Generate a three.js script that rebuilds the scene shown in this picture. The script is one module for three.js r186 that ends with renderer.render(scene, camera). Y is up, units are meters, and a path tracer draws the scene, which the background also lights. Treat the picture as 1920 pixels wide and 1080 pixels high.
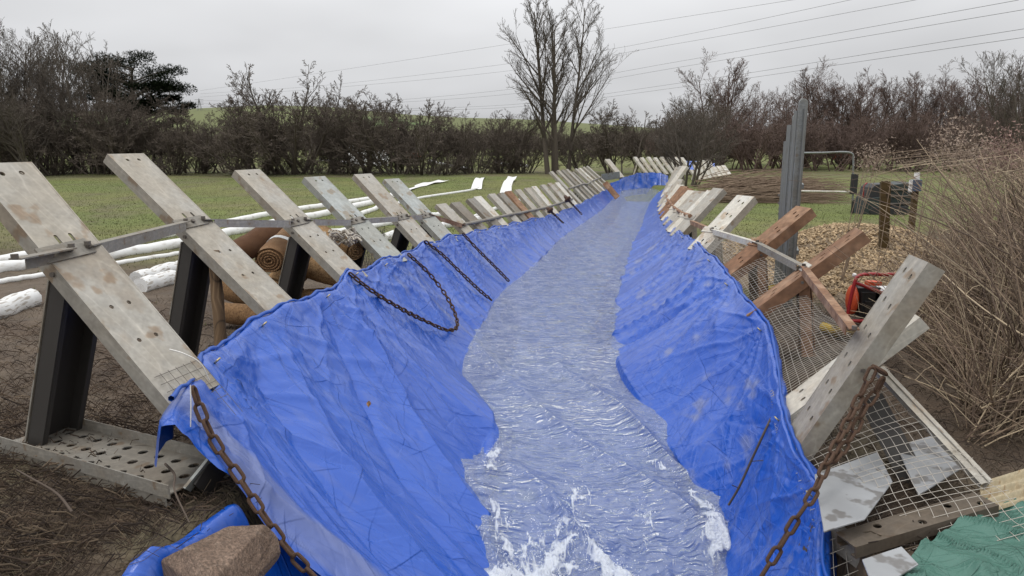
import * as THREE from 'three';
import { mergeGeometries, mergeVertices, toCreasedNormals } from 'three/addons/utils/BufferGeometryUtils.js';

// ---------------------------------------------------------------- camera, sky, sun, exposure
const scene = new THREE.Scene();
const CY = 2.0, PITCH = 11.34 * Math.PI / 180;
const camera = new THREE.PerspectiveCamera(43, 16 / 9, 0.05, 3000);
camera.position.set(0, CY, 0);
camera.rotation.set(-PITCH, 0, 0);
camera.updateMatrixWorld(true);
const renderer = new THREE.WebGLRenderer({ antialias: true });
renderer.toneMapping = THREE.LinearToneMapping;
renderer.toneMappingExposure = 1.0;
renderer.shadowMap.enabled = true;

// seeded noise helpers
function mulberry(a) { return () => { a |= 0; a = a + 0x6D2B79F5 | 0; let t = Math.imul(a ^ a >>> 15, 1 | a); t = t + Math.imul(t ^ t >>> 7, 61 | t) ^ t; return ((t ^ t >>> 14) >>> 0) / 4294967296; }; }
let rnd = mulberry(7);
const rr = (a, b) => a + (b - a) * rnd();
const clamp = (x, a = 0, b = 1) => Math.min(b, Math.max(a, x));
const lerp = (a, b, t) => a + (b - a) * t;
const sstep = (a, b, x) => { const t = clamp((x - a) / (b - a)); return t * t * (3 - 2 * t); };
function hash(x, y, s = 0) { let h = Math.imul(x | 0, 374761393) ^ Math.imul(y | 0, 668265263) ^ Math.imul(s | 0, 1274126177); h = Math.imul(h ^ h >>> 13, 1274126177); return ((h ^ h >>> 16) >>> 0) / 4294967296; }
function vnoise(x, y, s = 0, per = 0) {
  let xi = Math.floor(x), yi = Math.floor(y), fx = x - xi, fy = y - yi;
  const w = v => per ? ((v % per) + per) % per : v;
  fx = fx * fx * (3 - 2 * fx); fy = fy * fy * (3 - 2 * fy);
  const a = hash(w(xi), w(yi), s), b = hash(w(xi + 1), w(yi), s), c = hash(w(xi), w(yi + 1), s), d = hash(w(xi + 1), w(yi + 1), s);
  return a + (b - a) * fx + (c - a) * fy + (a - b - c + d) * fx * fy;
}
function fbm(x, y, o = 4, s = 0, per = 0) { let v = 0, a = .5, n = 0; for (let i = 0; i < o; i++) { v += a * vnoise(x, y, s + i, per); n += a; a *= .5; x *= 2; y *= 2; per *= 2; } return v / n; }
const ridge = (x, y, s = 0, per = 0) => 1 - Math.abs(2 * vnoise(x, y, s, per) - 1);

// overcast sky, computed: flat cloud layer, a little brighter overhead
{
  const W = 1024, H = 512, d = new Float32Array(W * H * 4);
  for (let j = 0; j < H; j++) for (let i = 0; i < W; i++) {
    const el = ((j + .5) / H - .5) * Math.PI, az = ((i + .5) / W - .5) * 2 * Math.PI;
    const s = Math.max(0.0, Math.sin(el)), x = Math.cos(el) * Math.cos(az), z = Math.cos(el) * Math.sin(az);
    const k = 1 / (s + .16);
    const n = fbm(x * k * .55 + 20, z * k * .55 + 20, 5, 11), n2 = fbm(x * k * 1.6 + 5, z * k * 1.6 + 9, 4, 31);
    let L = .56 * (1 + 2 * s) * (.66 + .46 * n + .22 * n2);
    if (el < -.01) L *= .35;
    const o = (j * W + i) * 4; d[o] = L * .985; d[o + 1] = L * .995; d[o + 2] = L * 1.02; d[o + 3] = 1;
  }
  const t = new THREE.DataTexture(d, W, H, THREE.RGBAFormat, THREE.FloatType);
  t.mapping = THREE.EquirectangularReflectionMapping; t.magFilter = THREE.LinearFilter; t.minFilter = THREE.LinearFilter; t.wrapS = THREE.RepeatWrapping; t.needsUpdate = true;
  scene.background = t; scene.environment = t;
}
// sun behind cloud: broad and soft
const sun = new THREE.DirectionalLight(new THREE.Color(1, .965, .91), .75);
sun.position.set(-9, 26, -7); sun.target.position.set(1, 0, -9); scene.add(sun, sun.target);
sun.castShadow = true; sun.shadow.radius = 30; sun.shadow.mapSize.set(2048, 2048);
Object.assign(sun.shadow.camera, { left: -40, right: 40, top: 40, bottom: -40, near: 1, far: 120 });

// ---------------------------------------------------------------- helpers
const V3 = (x, y, z) => new THREE.Vector3(x, y, z);
const F = 540 / Math.tan(21.5 * Math.PI / 180);
const CP = Math.cos(PITCH), SP = Math.sin(PITCH);
function ray(u, v) { const a = (u - 960) / F, b = -(v - 540) / F; return V3(a, b * CP - SP, -(b * SP + CP)); }
/** a point seen from the camera position at bearing (u, v), D metres forward */
function W(u, v, D) { const r = ray(u, v); r.multiplyScalar(-D / r.z); r.y += CY; return r; }
const used = {};
function nm(n) { if (!(n in used)) { used[n] = 0; return n; } used[n]++; return `${n}_${String(used[n]).padStart(3, '0')}`; }
function shadow(o) { o.castShadow = true; o.receiveShadow = true; return o; }
function thing(name, label, category, base, group) {
  const g = new THREE.Group(); g.name = nm(name); g.position.copy(base); g.userData = { label, category }; if (group) g.userData.group = group;
  scene.add(g); return g;
}
/** a part of a thing; its geometry is given in world coordinates */
function part(g, name, geo, mat, parentBase) {
  const b = parentBase || g.userData._b || g.position; geo = geo.clone(); geo.translate(-b.x, -b.y, -b.z);
  const m = shadow(new THREE.Mesh(geo, mat)); m.name = name; g.add(m); return m;
}
/** a thing of one mesh */
function solo(name, label, category, geo, mat, group) {
  geo.computeBoundingBox(); const bb = geo.boundingBox, c = V3((bb.min.x + bb.max.x) / 2, bb.min.y, (bb.min.z + bb.max.z) / 2);
  geo.translate(-c.x, -c.y, -c.z);
  const m = shadow(new THREE.Mesh(geo, mat)); m.name = nm(name); m.position.copy(c); m.userData = { label, category }; if (group) m.userData.group = group;
  scene.add(m); return m;
}
function struct(name, geo, mat, kind = 'structure', label, category) {
  const m = shadow(new THREE.Mesh(geo, mat)); m.name = nm(name); m.userData.kind = kind; if (label) m.userData.label = label; if (category) m.userData.category = category; scene.add(m); return m;
}
const ORD = ['first', 'second', 'third', 'fourth', 'fifth', 'sixth', 'seventh', 'eighth', 'ninth', 'tenth', 'eleventh', 'twelfth', 'thirteenth', 'fourteenth', 'fifteenth', 'sixteenth', 'seventeenth', 'eighteenth', 'nineteenth', 'twentieth', 'twenty-first', 'twenty-second', 'twenty-third', 'twenty-fourth', 'twenty-fifth', 'twenty-sixth', 'twenty-seventh', 'twenty-eighth', 'twenty-ninth', 'thirtieth'];

/** collects triangles */
class Geo {
  constructor() { this.p = []; this.n = []; this.u = []; this.i = []; this.c = null; }
  vert(x, y, z, nx, ny, nz, u = 0, v = 0) { this.p.push(x, y, z); this.n.push(nx, ny, nz); this.u.push(u, v); return this.p.length / 3 - 1; }
  tube(pts, radii, sides = 4, cap = false) {
    const n = pts.length; let prev = null, first = -1, len = 0;
    const T = V3(), A = V3(), B = V3();
    for (let k = 0; k < n; k++) {
      T.subVectors(pts[Math.min(n - 1, k + 1)], pts[Math.max(0, k - 1)]).normalize();
      if (!prev) { A.set(Math.abs(T.y) > .9 ? 1 : 0, Math.abs(T.y) > .9 ? 0 : 1, 0); } else A.copy(prev);
      A.addScaledVector(T, -A.dot(T)); if (A.lengthSq() < 1e-8) A.set(T.z, T.x, T.y).addScaledVector(T, -V3(T.z, T.x, T.y).dot(T)); A.normalize(); prev = A.clone();
      B.crossVectors(T, A);
      if (k) len += pts[k].distanceTo(pts[k - 1]);
      const r = typeof radii === 'number' ? radii : radii[k];
      for (let s = 0; s <= sides; s++) {
        const a = s / sides * Math.PI * 2, ca = Math.cos(a), sa = Math.sin(a), nx = A.x * ca + B.x * sa, ny = A.y * ca + B.y * sa, nz = A.z * ca + B.z * sa;
        const id = this.vert(pts[k].x + nx * r, pts[k].y + ny * r, pts[k].z + nz * r, nx, ny, nz, a * Math.max(r, .01), len);
        if (first < 0) first = id;
        if (k && s) { const q = sides + 1, b = id, a1 = id - 1, c = id - q, d = id - q - 1; this.i.push(d, c, b, d, b, a1); }
      }
    }
    if (cap) for (const [k, sg] of [[0, -1], [n - 1, 1]]) {
      T.subVectors(pts[Math.min(n - 1, k + 1)], pts[Math.max(0, k - 1)]).normalize().multiplyScalar(sg);
      const c = this.vert(pts[k].x, pts[k].y, pts[k].z, T.x, T.y, T.z), o = first + k * (sides + 1), ids = [];
      for (let s = 0; s <= sides; s++) { const q = (o + s) * 3; ids.push(this.vert(this.p[q], this.p[q + 1], this.p[q + 2], T.x, T.y, T.z, this.p[q], this.p[q + 1])); }
      for (let s = 0; s < sides; s++) sg > 0 ? this.i.push(c, ids[s], ids[s + 1]) : this.i.push(c, ids[s + 1], ids[s]);
    }
    return this;
  }
  geo() {
    const g = new THREE.BufferGeometry();
    g.setAttribute('position', new THREE.Float32BufferAttribute(this.p, 3)); g.setAttribute('normal', new THREE.Float32BufferAttribute(this.n, 3)); g.setAttribute('uv', new THREE.Float32BufferAttribute(this.u, 2));
    if (this.c) g.setAttribute('color', new THREE.Float32BufferAttribute(this.c, 3));
    g.setIndex(this.i); return g;
  }
}
const tubeGeo = (pts, r, sides = 8, cap = true) => new Geo().tube(pts, r, sides, cap).geo();
function smoothPath(pts, n) { return new THREE.CatmullRomCurve3(pts, false, 'centripetal').getPoints(n); }
/** grid surface from f(i, j) -> Vector3; uv from g(i, j) */
function grid(nu, nv, f, uvf, colf) {
  const p = new Float32Array((nu + 1) * (nv + 1) * 3), u = new Float32Array((nu + 1) * (nv + 1) * 2), c = colf ? new Float32Array((nu + 1) * (nv + 1) * 3) : null, idx = [];
  let k = 0;
  for (let i = 0; i <= nu; i++) for (let j = 0; j <= nv; j++, k++) {
    const q = f(i, j); p[k * 3] = q.x; p[k * 3 + 1] = q.y; p[k * 3 + 2] = q.z;
    const t = uvf ? uvf(i, j, q) : [q.x, q.z]; u[k * 2] = t[0]; u[k * 2 + 1] = t[1];
    if (c) { const e = colf(i, j, q); c[k * 3] = e[0]; c[k * 3 + 1] = e[1]; c[k * 3 + 2] = e[2]; }
    if (i && j) { const b = k, a = k - 1, d = k - nv - 1, e = d - 1; idx.push(e, d, a, a, d, b); }
  }
  const g = new THREE.BufferGeometry(); g.setAttribute('position', new THREE.BufferAttribute(p, 3)); g.setAttribute('uv', new THREE.BufferAttribute(u, 2)); if (c) g.setAttribute('color', new THREE.BufferAttribute(c, 3));
  g.setIndex(idx); g.computeVertexNormals(); return g;
}
/** box between two points: width along wd, thickness along the third axis */
function bar(a, b, wd, w, t) {
  const X = V3().subVectors(b, a), L = X.length(); X.normalize(); const Y = wd.clone().addScaledVector(X, -wd.dot(X)).normalize(), Z = V3().crossVectors(X, Y);
  const g = new THREE.BoxGeometry(L, w, t); scaleBoxUV(g, L, w, t);
  const m = new THREE.Matrix4().makeBasis(X, Y, Z).setPosition(V3().addVectors(a, b).multiplyScalar(.5)); g.applyMatrix4(m); return g;
}
function scaleBoxUV(g, x, y, z) {
  const n = g.attributes.normal, u = g.attributes.uv, p = g.attributes.position;
  for (let i = 0; i < n.count; i++) {
    if (Math.abs(n.getX(i)) > .5) u.setXY(i, p.getY(i), p.getZ(i)); else if (Math.abs(n.getY(i)) > .5) u.setXY(i, p.getX(i), p.getZ(i) + .37); else u.setXY(i, p.getX(i), p.getY(i));
  }
}
function box(cx, cy, cz, x, y, z, ry = 0) { const g = new THREE.BoxGeometry(x, y, z); scaleBoxUV(g, x, y, z); if (ry) g.rotateY(ry); g.translate(cx, cy, cz); return g; }
const merge = a => { const b = a.map(g => { g = g.index ? g.toNonIndexed() : g.clone(); for (const k of Object.keys(g.attributes)) if (!['position', 'normal', 'uv'].includes(k)) g.deleteAttribute(k); return g; }); return mergeGeometries(b); };

// ---------------------------------------------------------------- textures and materials
function tex(w, h, f, srgb = false) {
  const d = new Uint8Array(w * h * 4);
  for (let j = 0; j < h; j++) for (let i = 0; i < w; i++) { const c = f(i / w, j / h), o = (j * w + i) * 4; const a = Array.isArray(c) ? c : [c, c, c]; for (let k = 0; k < 3; k++) d[o + k] = clamp(a[k]) * 255; d[o + 3] = 255; }
  const t = new THREE.DataTexture(d, w, h); t.wrapS = t.wrapT = THREE.RepeatWrapping; t.magFilter = THREE.LinearFilter; t.minFilter = THREE.LinearMipmapLinearFilter; t.generateMipmaps = true; if (srgb) t.colorSpace = THREE.SRGBColorSpace; t.needsUpdate = true; return t;
}
function rep(t, x, y = x) { const c = t.clone(); c.repeat.set(x, y); c.needsUpdate = true; return c; }
const mix3 = (a, b, t) => [lerp(a[0], b[0], t), lerp(a[1], b[1], t), lerp(a[2], b[2], t)];
const lin = (r, g, b) => new THREE.Color().setRGB(r, g, b);
const M = {};
const steelTex = tex(512, 512, (u, v) => {
  const n = fbm(u * 6, v * 6, 5, 3, 6), f = fbm(u * 40, v * 40, 3, 9, 40), st = fbm(u * 4, v * 18, 4, 17, 2), sc = Math.pow(ridge(u * 5 + v * 9, v * 34 - u * 6, 21, 0), 14) * .12;
  let c = mix3([.655, .645, .62], [.635, .612, .57], sstep(.3, .7, n)); c = mix3(c, [.56, .51, .45], sstep(.56, .75, fbm(u * 9, v * 9, 4, 17, 9)) * .4); c = mix3(c, [.50, .40, .30], sstep(.66, .78, fbm(u * 14 + 3, v * 14, 4, 19, 14)) * .5);
  const k = .86 + .14 * f + .12 * fbm(u * 110, v * 110, 2, 13, 110) + sc * .8; return [c[0] * k, c[1] * k, c[2] * k];
}, true);
const steelRough = tex(256, 256, (u, v) => .45 + .4 * fbm(u * 8, v * 8, 4, 44, 8));
const rustTex = tex(512, 512, (u, v) => {
  const n = fbm(u * 5, v * 5, 5, 53, 5), f = fbm(u * 36, v * 36, 3, 59, 36), s = fbm(u * 10, v * 3, 4, 63, 2);
  let c = mix3([.50, .37, .275], [.59, .465, .365], sstep(.35, .65, n)); c = mix3(c, [.40, .27, .195], sstep(.55, .75, s) * .6); c = mix3(c, [.62, .52, .44], sstep(.62, .78, fbm(u * 7, v * 7, 3, 71, 7)) * .5);
  const k = .8 + .36 * f; return [c[0] * k, c[1] * k, c[2] * k];
}, true);
const grain = tex(512, 512, (u, v) => .25 * fbm(u * 8, v * 8, 3, 81, 8) + .45 * fbm(u * 32, v * 32, 3, 83, 32) + .3 * fbm(u * 96, v * 96, 2, 85, 96));
// sheet creases: straight sharp-edged folds of many lengths, drawn as height
const crinkle = (() => {
  const N = 1024, h = new Float32Array(N * N), R = mulberry(1234);
  for (let k = 0; k < 520; k++) {
    const cx = R() * N, cy = R() * N, an = (R() < .7 ? (R() - .5) * 1.1 : R() * Math.PI), dx = Math.cos(an), dy = Math.sin(an), L = 20 + Math.pow(R(), 2) * 230, w = 6 + R() * (10 + L * .22), am = (.10 + .25 * R()) * (R() < .5 ? 1 : -1) * Math.min(1, w / 26), bend = (R() - .5) * .0016;
    for (let t = -L; t <= L; t += .7) for (let q = -3; q <= w; q += .7) {
      const e = 1 - (t / L) ** 2, v = am * e * (q < 0 ? 1 + q / 3 : (1 - q / w)) * .5, x = Math.round(cx + dx * t - dy * q - dy * bend * t * t), y = Math.round(cy + dy * t + dx * q + dx * bend * t * t), o = ((y % N + N) % N) * N + (x % N + N) % N;
      if (Math.abs(v) > 0) h[o] += (v - 0) * .5;
    }
  }
  const d = new Uint8Array(N * N * 4);
  for (let j = 0; j < N; j++) for (let i = 0; i < N; i++) { let v = 0; for (let b = -1; b <= 1; b++) for (let a = -1; a <= 1; a++) v += h[((j + b + N) % N) * N + (i + a + N) % N]; v = .45 + v / 9 + .05 * (fbm(i / N * 60, j / N * 60, 2, 119, 60) - .5) + .16 * (fbm(i / N * 6, j / N * 6, 3, 121, 6) - .5); const o = (j * N + i) * 4; d[o] = d[o + 1] = d[o + 2] = clamp(v) * 255; d[o + 3] = 255; }
  const t = new THREE.DataTexture(d, N, N); t.wrapS = t.wrapT = THREE.RepeatWrapping; t.magFilter = THREE.LinearFilter; t.needsUpdate = true; return t;
})();
const rippleTex = tex(512, 512, (u, v) => {
  const w = (fbm(u * 6, v * 6, 3, 131, 6) - .5) * .18;
  return .5 * ridge(u * 8, (v + w) * 32, 133, 0) * .6 + .35 * ridge((u + w) * 16, (v + w * .5) * 64, 135, 0) + .3 * fbm(u * 24, v * 40, 3, 137, 8);
});
M.steel = new THREE.MeshStandardMaterial({ map: steelTex, color: lin(.97, .945, .90), roughnessMap: steelRough, roughness: .8, metalness: .35, bumpMap: grain, bumpScale: .0008 });
M.steelCool = new THREE.MeshStandardMaterial({ map: steelTex, color: lin(.92, 1.0, 1.04), roughnessMap: steelRough, roughness: .8, metalness: .3, bumpMap: grain, bumpScale: .001 });
M.galv = new THREE.MeshStandardMaterial({ map: steelTex, color: lin(.62, .68, .74), roughnessMap: steelRough, roughness: .75, metalness: .45 });
M.steelWhite = new THREE.MeshStandardMaterial({ map: steelTex, color: lin(1.45, 1.45, 1.42), roughness: .6, metalness: .1 });
M.dirtySteel = new THREE.MeshStandardMaterial({ map: steelTex, color: lin(.62, .60, .57), roughness: .85, metalness: .05, bumpMap: grain, bumpScale: .002 });
M.mudSteel = new THREE.MeshStandardMaterial({ map: steelTex, color: lin(.30, .25, .205), roughness: .9, bumpMap: grain, bumpScale: .003 });
M.rust = new THREE.MeshStandardMaterial({ map: rustTex, roughness: .9, metalness: .05, bumpMap: grain, bumpScale: .002 });
M.chain = new THREE.MeshStandardMaterial({ map: rep(rustTex, 6), color: lin(.42, .42, .44), roughness: .75, metalness: .35, bumpMap: rep(grain, 6), bumpScale: .002 });
M.chainDark = new THREE.MeshStandardMaterial({ map: rep(rustTex, 6), color: lin(.3, .27, .26), roughness: .75, metalness: .35 });
M.legDark = new THREE.MeshStandardMaterial({ color: lin(.055, .05, .045), roughness: .6, metalness: .2, bumpMap: grain, bumpScale: .001 });  // leg colour carries the shade inside the open channel section
M.bolt = new THREE.MeshStandardMaterial({ color: lin(.16, .14, .12), roughness: .7, metalness: .5 });
M.tarp = new THREE.MeshPhysicalMaterial({ vertexColors: true, roughness: .34, metalness: 0, bumpMap: rep(crinkle, .55), bumpScale: .034, clearcoat: .38, clearcoatRoughness: .16 });
M.hem = new THREE.MeshPhysicalMaterial({ color: lin(.006, .07, .36), roughness: .4 });
M.brass = new THREE.MeshStandardMaterial({ color: lin(.5, .42, .25), roughness: .4, metalness: .8 });
M.greenTarp = new THREE.MeshPhysicalMaterial({ color: lin(.055, .15, .115), roughness: .45, bumpMap: crinkle, bumpScale: .05 });
M.water = new THREE.MeshPhysicalMaterial({ color: lin(.73, .79, .82), roughness: .035, transmission: .79, thickness: 0, ior: 1.38, bumpMap: rep(rippleTex, .7), bumpScale: .06 });
M.foam = new THREE.MeshPhysicalMaterial({ color: lin(.86, .9, .95), roughness: .35, transmission: .25, thickness: 0 });
M.hose = new THREE.MeshStandardMaterial({ map: tex(256, 256, (u, v) => { const d = sstep(.56, .8, fbm(u * 6, v * 12, 4, 151, 6)); return mix3([.90, .90, .89], [.72, .69, .65], d * .7); }, true), roughness: .6 });
M.hoseMuddy = new THREE.MeshStandardMaterial({ map: tex(256, 256, (u, v) => { const d = sstep(.5, .7, fbm(u * 24, v * 30, 4, 155, 6)); return mix3([.87, .87, .86], [.58, .54, .49], d * .7); }, true), roughness: .6 });
M.burlap = new THREE.MeshStandardMaterial({ map: tex(256, 256, (u, v) => { const w = .75 + .25 * Math.sin(u * 220) * Math.sin(v * 220), n = fbm(u * 8, v * 8, 4, 161, 8); const c = mix3([.62, .45, .30], [.74, .58, .41], n); return [c[0] * w, c[1] * w, c[2] * w]; }, true), roughness: .95, bumpMap: rep(grain, 3), bumpScale: .004 });
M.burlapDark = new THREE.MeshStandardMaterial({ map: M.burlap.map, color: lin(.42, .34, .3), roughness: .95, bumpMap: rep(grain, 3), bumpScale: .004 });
M.matting = new THREE.MeshStandardMaterial({ map: tex(256, 256, (u, v) => { const n = ridge(u * 30, v * 30, 171, 30) * .5 + fbm(u * 60, v * 60, 2, 173, 60) * .5; return mix3([.40, .29, .19], [.78, .64, .46], n * 1.1); }, true), roughness: 1, bumpMap: rep(grain, 4), bumpScale: .006 });
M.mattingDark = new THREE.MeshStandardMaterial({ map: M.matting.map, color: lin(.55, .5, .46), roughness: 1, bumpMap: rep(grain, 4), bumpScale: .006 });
M.wood = new THREE.MeshStandardMaterial({ map: tex(256, 512, (u, v) => { const g = fbm(u * 24 + 3 * fbm(u * 4, v * 4, 2, 7, 4), v * 3, 4, 181, 3); const c = mix3([.36, .28, .20], [.60, .50, .38], g); const k = Math.pow(ridge(u * 3, v * 5, 187, 0), 20) * .4; return [c[0] * (1 - k), c[1] * (1 - k), c[2] * (1 - k)]; }, true), roughness: .9, bumpMap: grain, bumpScale: .004 });
M.woodGreen = new THREE.MeshStandardMaterial({ map: M.wood.map, color: lin(.42, .42, .25), roughness: .95 });
M.rock = new THREE.MeshStandardMaterial({ map: tex(512, 512, (u, v) => { const n = fbm(u * 6, v * 6, 5, 191, 6), f = fbm(u * 50, v * 50, 2, 193, 50), cr = Math.pow(ridge(u * 5 + n, v * 5, 195, 0), 18); let c = mix3([.38, .31, .26], [.54, .46, .40], n); c = mix3(c, [.56, .49, .43], cr * .6); const k = .7 + .5 * f; return [c[0] * k, c[1] * k, c[2] * k]; }, true), roughness: .9, bumpMap: rep(grain, 1), bumpScale: .012 });
M.twig = new THREE.MeshStandardMaterial({ color: lin(.085, .062, .046), roughness: .9 });
M.straw = new THREE.MeshStandardMaterial({ color: lin(.8, .8, .8), roughness: .9 });
M.bark = new THREE.MeshStandardMaterial({ color: lin(.105, .086, .068), roughness: .95 });
M.barkLight = new THREE.MeshStandardMaterial({ color: lin(.115, .098, .08), roughness: .95 });
M.barkRed = new THREE.MeshStandardMaterial({ color: lin(.135, .092, .075), roughness: .95 });
M.barkHedge = new THREE.MeshStandardMaterial({ color: lin(.105, .082, .064), roughness: .95 });
M.black = new THREE.MeshStandardMaterial({ color: lin(.02, .02, .021), roughness: .5 });
M.darkGreen = new THREE.MeshStandardMaterial({ color: lin(.018, .028, .026), roughness: .55 });
M.red = new THREE.MeshPhysicalMaterial({ color: lin(.32, .018, .022), roughness: .4, clearcoat: .3 });
M.orange = new THREE.MeshStandardMaterial({ color: lin(.62, .09, .03), roughness: .5 });
M.white = new THREE.MeshStandardMaterial({ color: lin(.75, .75, .74), roughness: .6 });
M.yellow = new THREE.MeshStandardMaterial({ map: tex(128, 128, (u, v) => mix3([.66, .55, .15], [.25, .2, .12], sstep(.45, .7, fbm(u * 6, v * 6, 3, 201, 6))), true), roughness: .8 });
M.wire = new THREE.MeshStandardMaterial({ color: lin(.5, .46, .40), roughness: .5, metalness: .6 });
M.cord = new THREE.MeshStandardMaterial({ color: lin(.72, .7, .66), roughness: .7 });
M.rag = new THREE.MeshStandardMaterial({ color: lin(.45, .41, .35), roughness: .95 });
M.plate = new THREE.MeshStandardMaterial({ color: lin(.36, .37, .38), map: rep(tex(256, 256, (u, v) => { const n = fbm(u * 5, v * 5, 4, 211, 5), m = sstep(.6, .7, fbm(u * 12, v * 12, 4, 213, 12)); const k = .85 + .2 * n; return mix3([k, k, k], [.5, .46, .42], m * .5); }, true), 1), roughness: .35, metalness: .2 });
M.line = new THREE.MeshStandardMaterial({ color: lin(.2, .2, .21), roughness: .8 });

// ---------------------------------------------------------------- the channel: tables by distance D (metres forward), heights relative to the camera
function table(rows) {
  rows.sort((a, b) => a[0] - b[0]);
  const n = rows.length, m = rows.map((r, i) => { const a = rows[Math.max(0, i - 1)], b = rows[Math.min(n - 1, i + 1)]; return r.map((_, k) => k ? (b[k] - a[k]) / (b[0] - a[0] || 1) : 0); });
  return D => {
    if (D <= rows[0][0]) return rows[0].slice(1); if (D >= rows[n - 1][0]) return rows[n - 1].slice(1);
    let i = 0; while (rows[i + 1][0] < D) i++;
    const h = rows[i + 1][0] - rows[i][0], t = (D - rows[i][0]) / h, t2 = t * t, t3 = t2 * t, o = [];
    for (let k = 1; k < rows[0].length; k++) o.push((2 * t3 - 3 * t2 + 1) * rows[i][k] + (t3 - 2 * t2 + t) * h * m[i][k] + (-2 * t3 + 3 * t2) * rows[i + 1][k] + (t3 - t2) * h * m[i + 1][k]);
    return o;
  };
}
const leftTop = table([[2.4, -1.3, -1.12], [3.1, -1.45, -1.10], [4.0, -1.66, -1.12], [5.0, -1.58, -1.12], [5.6, -1.47, -1.15], [6.46, -1.42, -1.15], [7.7, -1.24, -1.2], [9.1, -1.06, -1.25], [11.3, -.58, -1.36], [13.7, 0.0, -1.5], [17.6, 1.09, -1.68], [22, 2.25, -1.72], [30.8, 4.35, -1.74]]);
const leftWater = table([[2.4, .1], [3.95, -.07], [4.35, -.14], [4.95, -.22], [5.45, -.18], [5.8, -.15], [6.3, -.34], [6.9, -.52], [7.65, -.41], [8.5, -.34], [10.1, -.16], [12.3, .36], [15.8, 1.04], [19, 1.85], [23, 2.85], [27.6, 3.83], [31, 4.6]]);
const rightWater = table([[2.4, 1.12], [3.95, 1.27], [4.35, 1.33], [4.95, 1.31], [5.45, 1.25], [6.3, 1.14], [6.9, 1.09], [7.65, 1.13], [8.5, 1.24], [10.1, 1.51], [12.3, 1.95], [15.8, 2.66], [18.5, 3.3], [21.7, 3.95], [27.6, 5.3], [31, 6.2]]);
const rightTop = table([[2.4, 1.35, -2.05], [3.05, 1.42, -1.95], [3.35, 1.53, -1.77], [4.33, 1.68, -1.66], [5.0, 1.88, -1.55], [5.7, 2.03, -1.44], [6.25, 2.04, -1.35], [7.86, 2.2, -1.25], [9.4, 2.34, -1.26], [12.2, 2.72, -1.42], [18.5, 3.8, -1.66], [21.7, 4.42, -1.7], [31, 6.6, -1.72]]);
const waterY = table([[2.0, -2.72], [3.95, -2.55], [4.35, -2.5], [4.95, -2.42], [5.45, -2.35], [5.8, -2.3], [6.3, -2.25], [6.9, -2.19], [7.65, -2.12], [8.5, -2.1], [14, -2.09], [34, -2.09]]);
const CH_END = 31;
function chan(D) { const a = leftTop(D), b = rightTop(D); return { xl: a[0], yl: a[1] + CY, wl: leftWater(D)[0], wr: rightWater(D)[0], yw: waterY(D)[0] + CY, xr: b[0], yr: b[1] + CY, dep: lerp(.12, .4, sstep(5, 8.5, D)) }; }
function section(c) {
  const dl = Math.min(.35, c.dep * (c.wl - c.xl) / (c.yl - c.yw)), dr = Math.min(.35, c.dep * (c.xr - c.wr) / (c.yr - c.yw));
  return [[c.xl, c.yl], [c.wl, c.yw], [c.wl + dl, c.yw - c.dep], [c.wr - dr, c.yw - c.dep], [c.wr, c.yw], [c.xr, c.yr]];
}
function tarpY(x, D) {
  const s = section(chan(D)); if (x < s[0][0] || x > s[5][0]) return Infinity;
  for (let k = 0; k < 5; k++) if (x <= s[k + 1][0]) return lerp(s[k][1], s[k + 1][1], (x - s[k][0]) / (s[k + 1][0] - s[k][0] || 1));
  return Infinity;
}
/** the loose apron below the first left frame */
const apronLeft = D => lerp(-1.06, -1.5, sstep(3.25, 2.1, D));
function apronBase(x, D) {
  const c = chan(3.2), t = clamp((x - c.xl) / (c.wl - c.xl)), slope = lerp(c.yl, c.yw, t);
  const near = slope - .22 - .34 * sstep(3.3, 2.85, D) - .06 * sstep(2.8, 2.2, D);
  const bank = Math.min(lerp(.47, .6, sstep(2.6, 3.15, D)), lerp(9, slope - .2, sstep(2.6, 2.85, D)));
  return lerp(near, Math.max(near, bank), sstep(.24, .03, x - apronLeft(D)));
}
const leftG = table([[-10, .55], [2, .52], [3, .47], [4, .37], [5, .26], [7, .19], [12, .1], [20, 0], [40, 0]]);
const rightG = table([[-10, .1], [2, .12], [4, .15], [8, .14], [14, .05], [22, 0], [40, 0]]);
function landY(x, D) {
  const s = sstep(-.8, .8, x - (D > 9 ? (D - 9) * .2 : 0));
  let y = lerp(leftG(D)[0], rightG(D)[0], s);
  if (D < 30) { const k = 1 - sstep(14, 30, D); y += k * (.09 * (fbm(x * 1.1 + 40, D * 1.1, 4, 300) - .5) + .05 * (fbm(x * 5 + 40, D * 5, 3, 310) - .5)); }
  y += .25 * (fbm(x * .05 + 9, D * .05 + 4, 3, 320) - .5) * sstep(14, 40, D);
  if (D > 120) y += sstep(120, 260, D) * 1.2;
  return y;
}
function groundY(x, D) {
  let y = landY(x, D);
  if (D < CH_END + 4 && D > 3.0) { const t = tarpY(x, Math.min(D, CH_END)); if (t < 1e9) y = Math.min(y, t - .2); }
  if (D <= 3.3 && D > -2) { const c = chan(3.2); if (x > apronLeft(D) - .14 && x < c.wl) y = lerp(y, Math.min(y, apronBase(x, D) - .09), sstep(-.14, .06, x - apronLeft(D))); else if (x >= c.wl && x < 1.6) y = Math.min(y, tarpY(Math.min(x, 1.3), 3.2) - .25); }
  return y;
}
/** where the bearing (u, v) meets the land */
function onLand(u, v, lift = 0) {
  const r = ray(u, v); let D = 3;
  for (let k = 0; k < 4000; k++, D *= 1.004) { const s = -D / r.z, y = CY + r.y * s; if (y <= landY(r.x * s, D) + lift) return V3(r.x * s, landY(r.x * s, D) + lift, -D); }
  return V3(r.x * 90, 0, -90);
}
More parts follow.
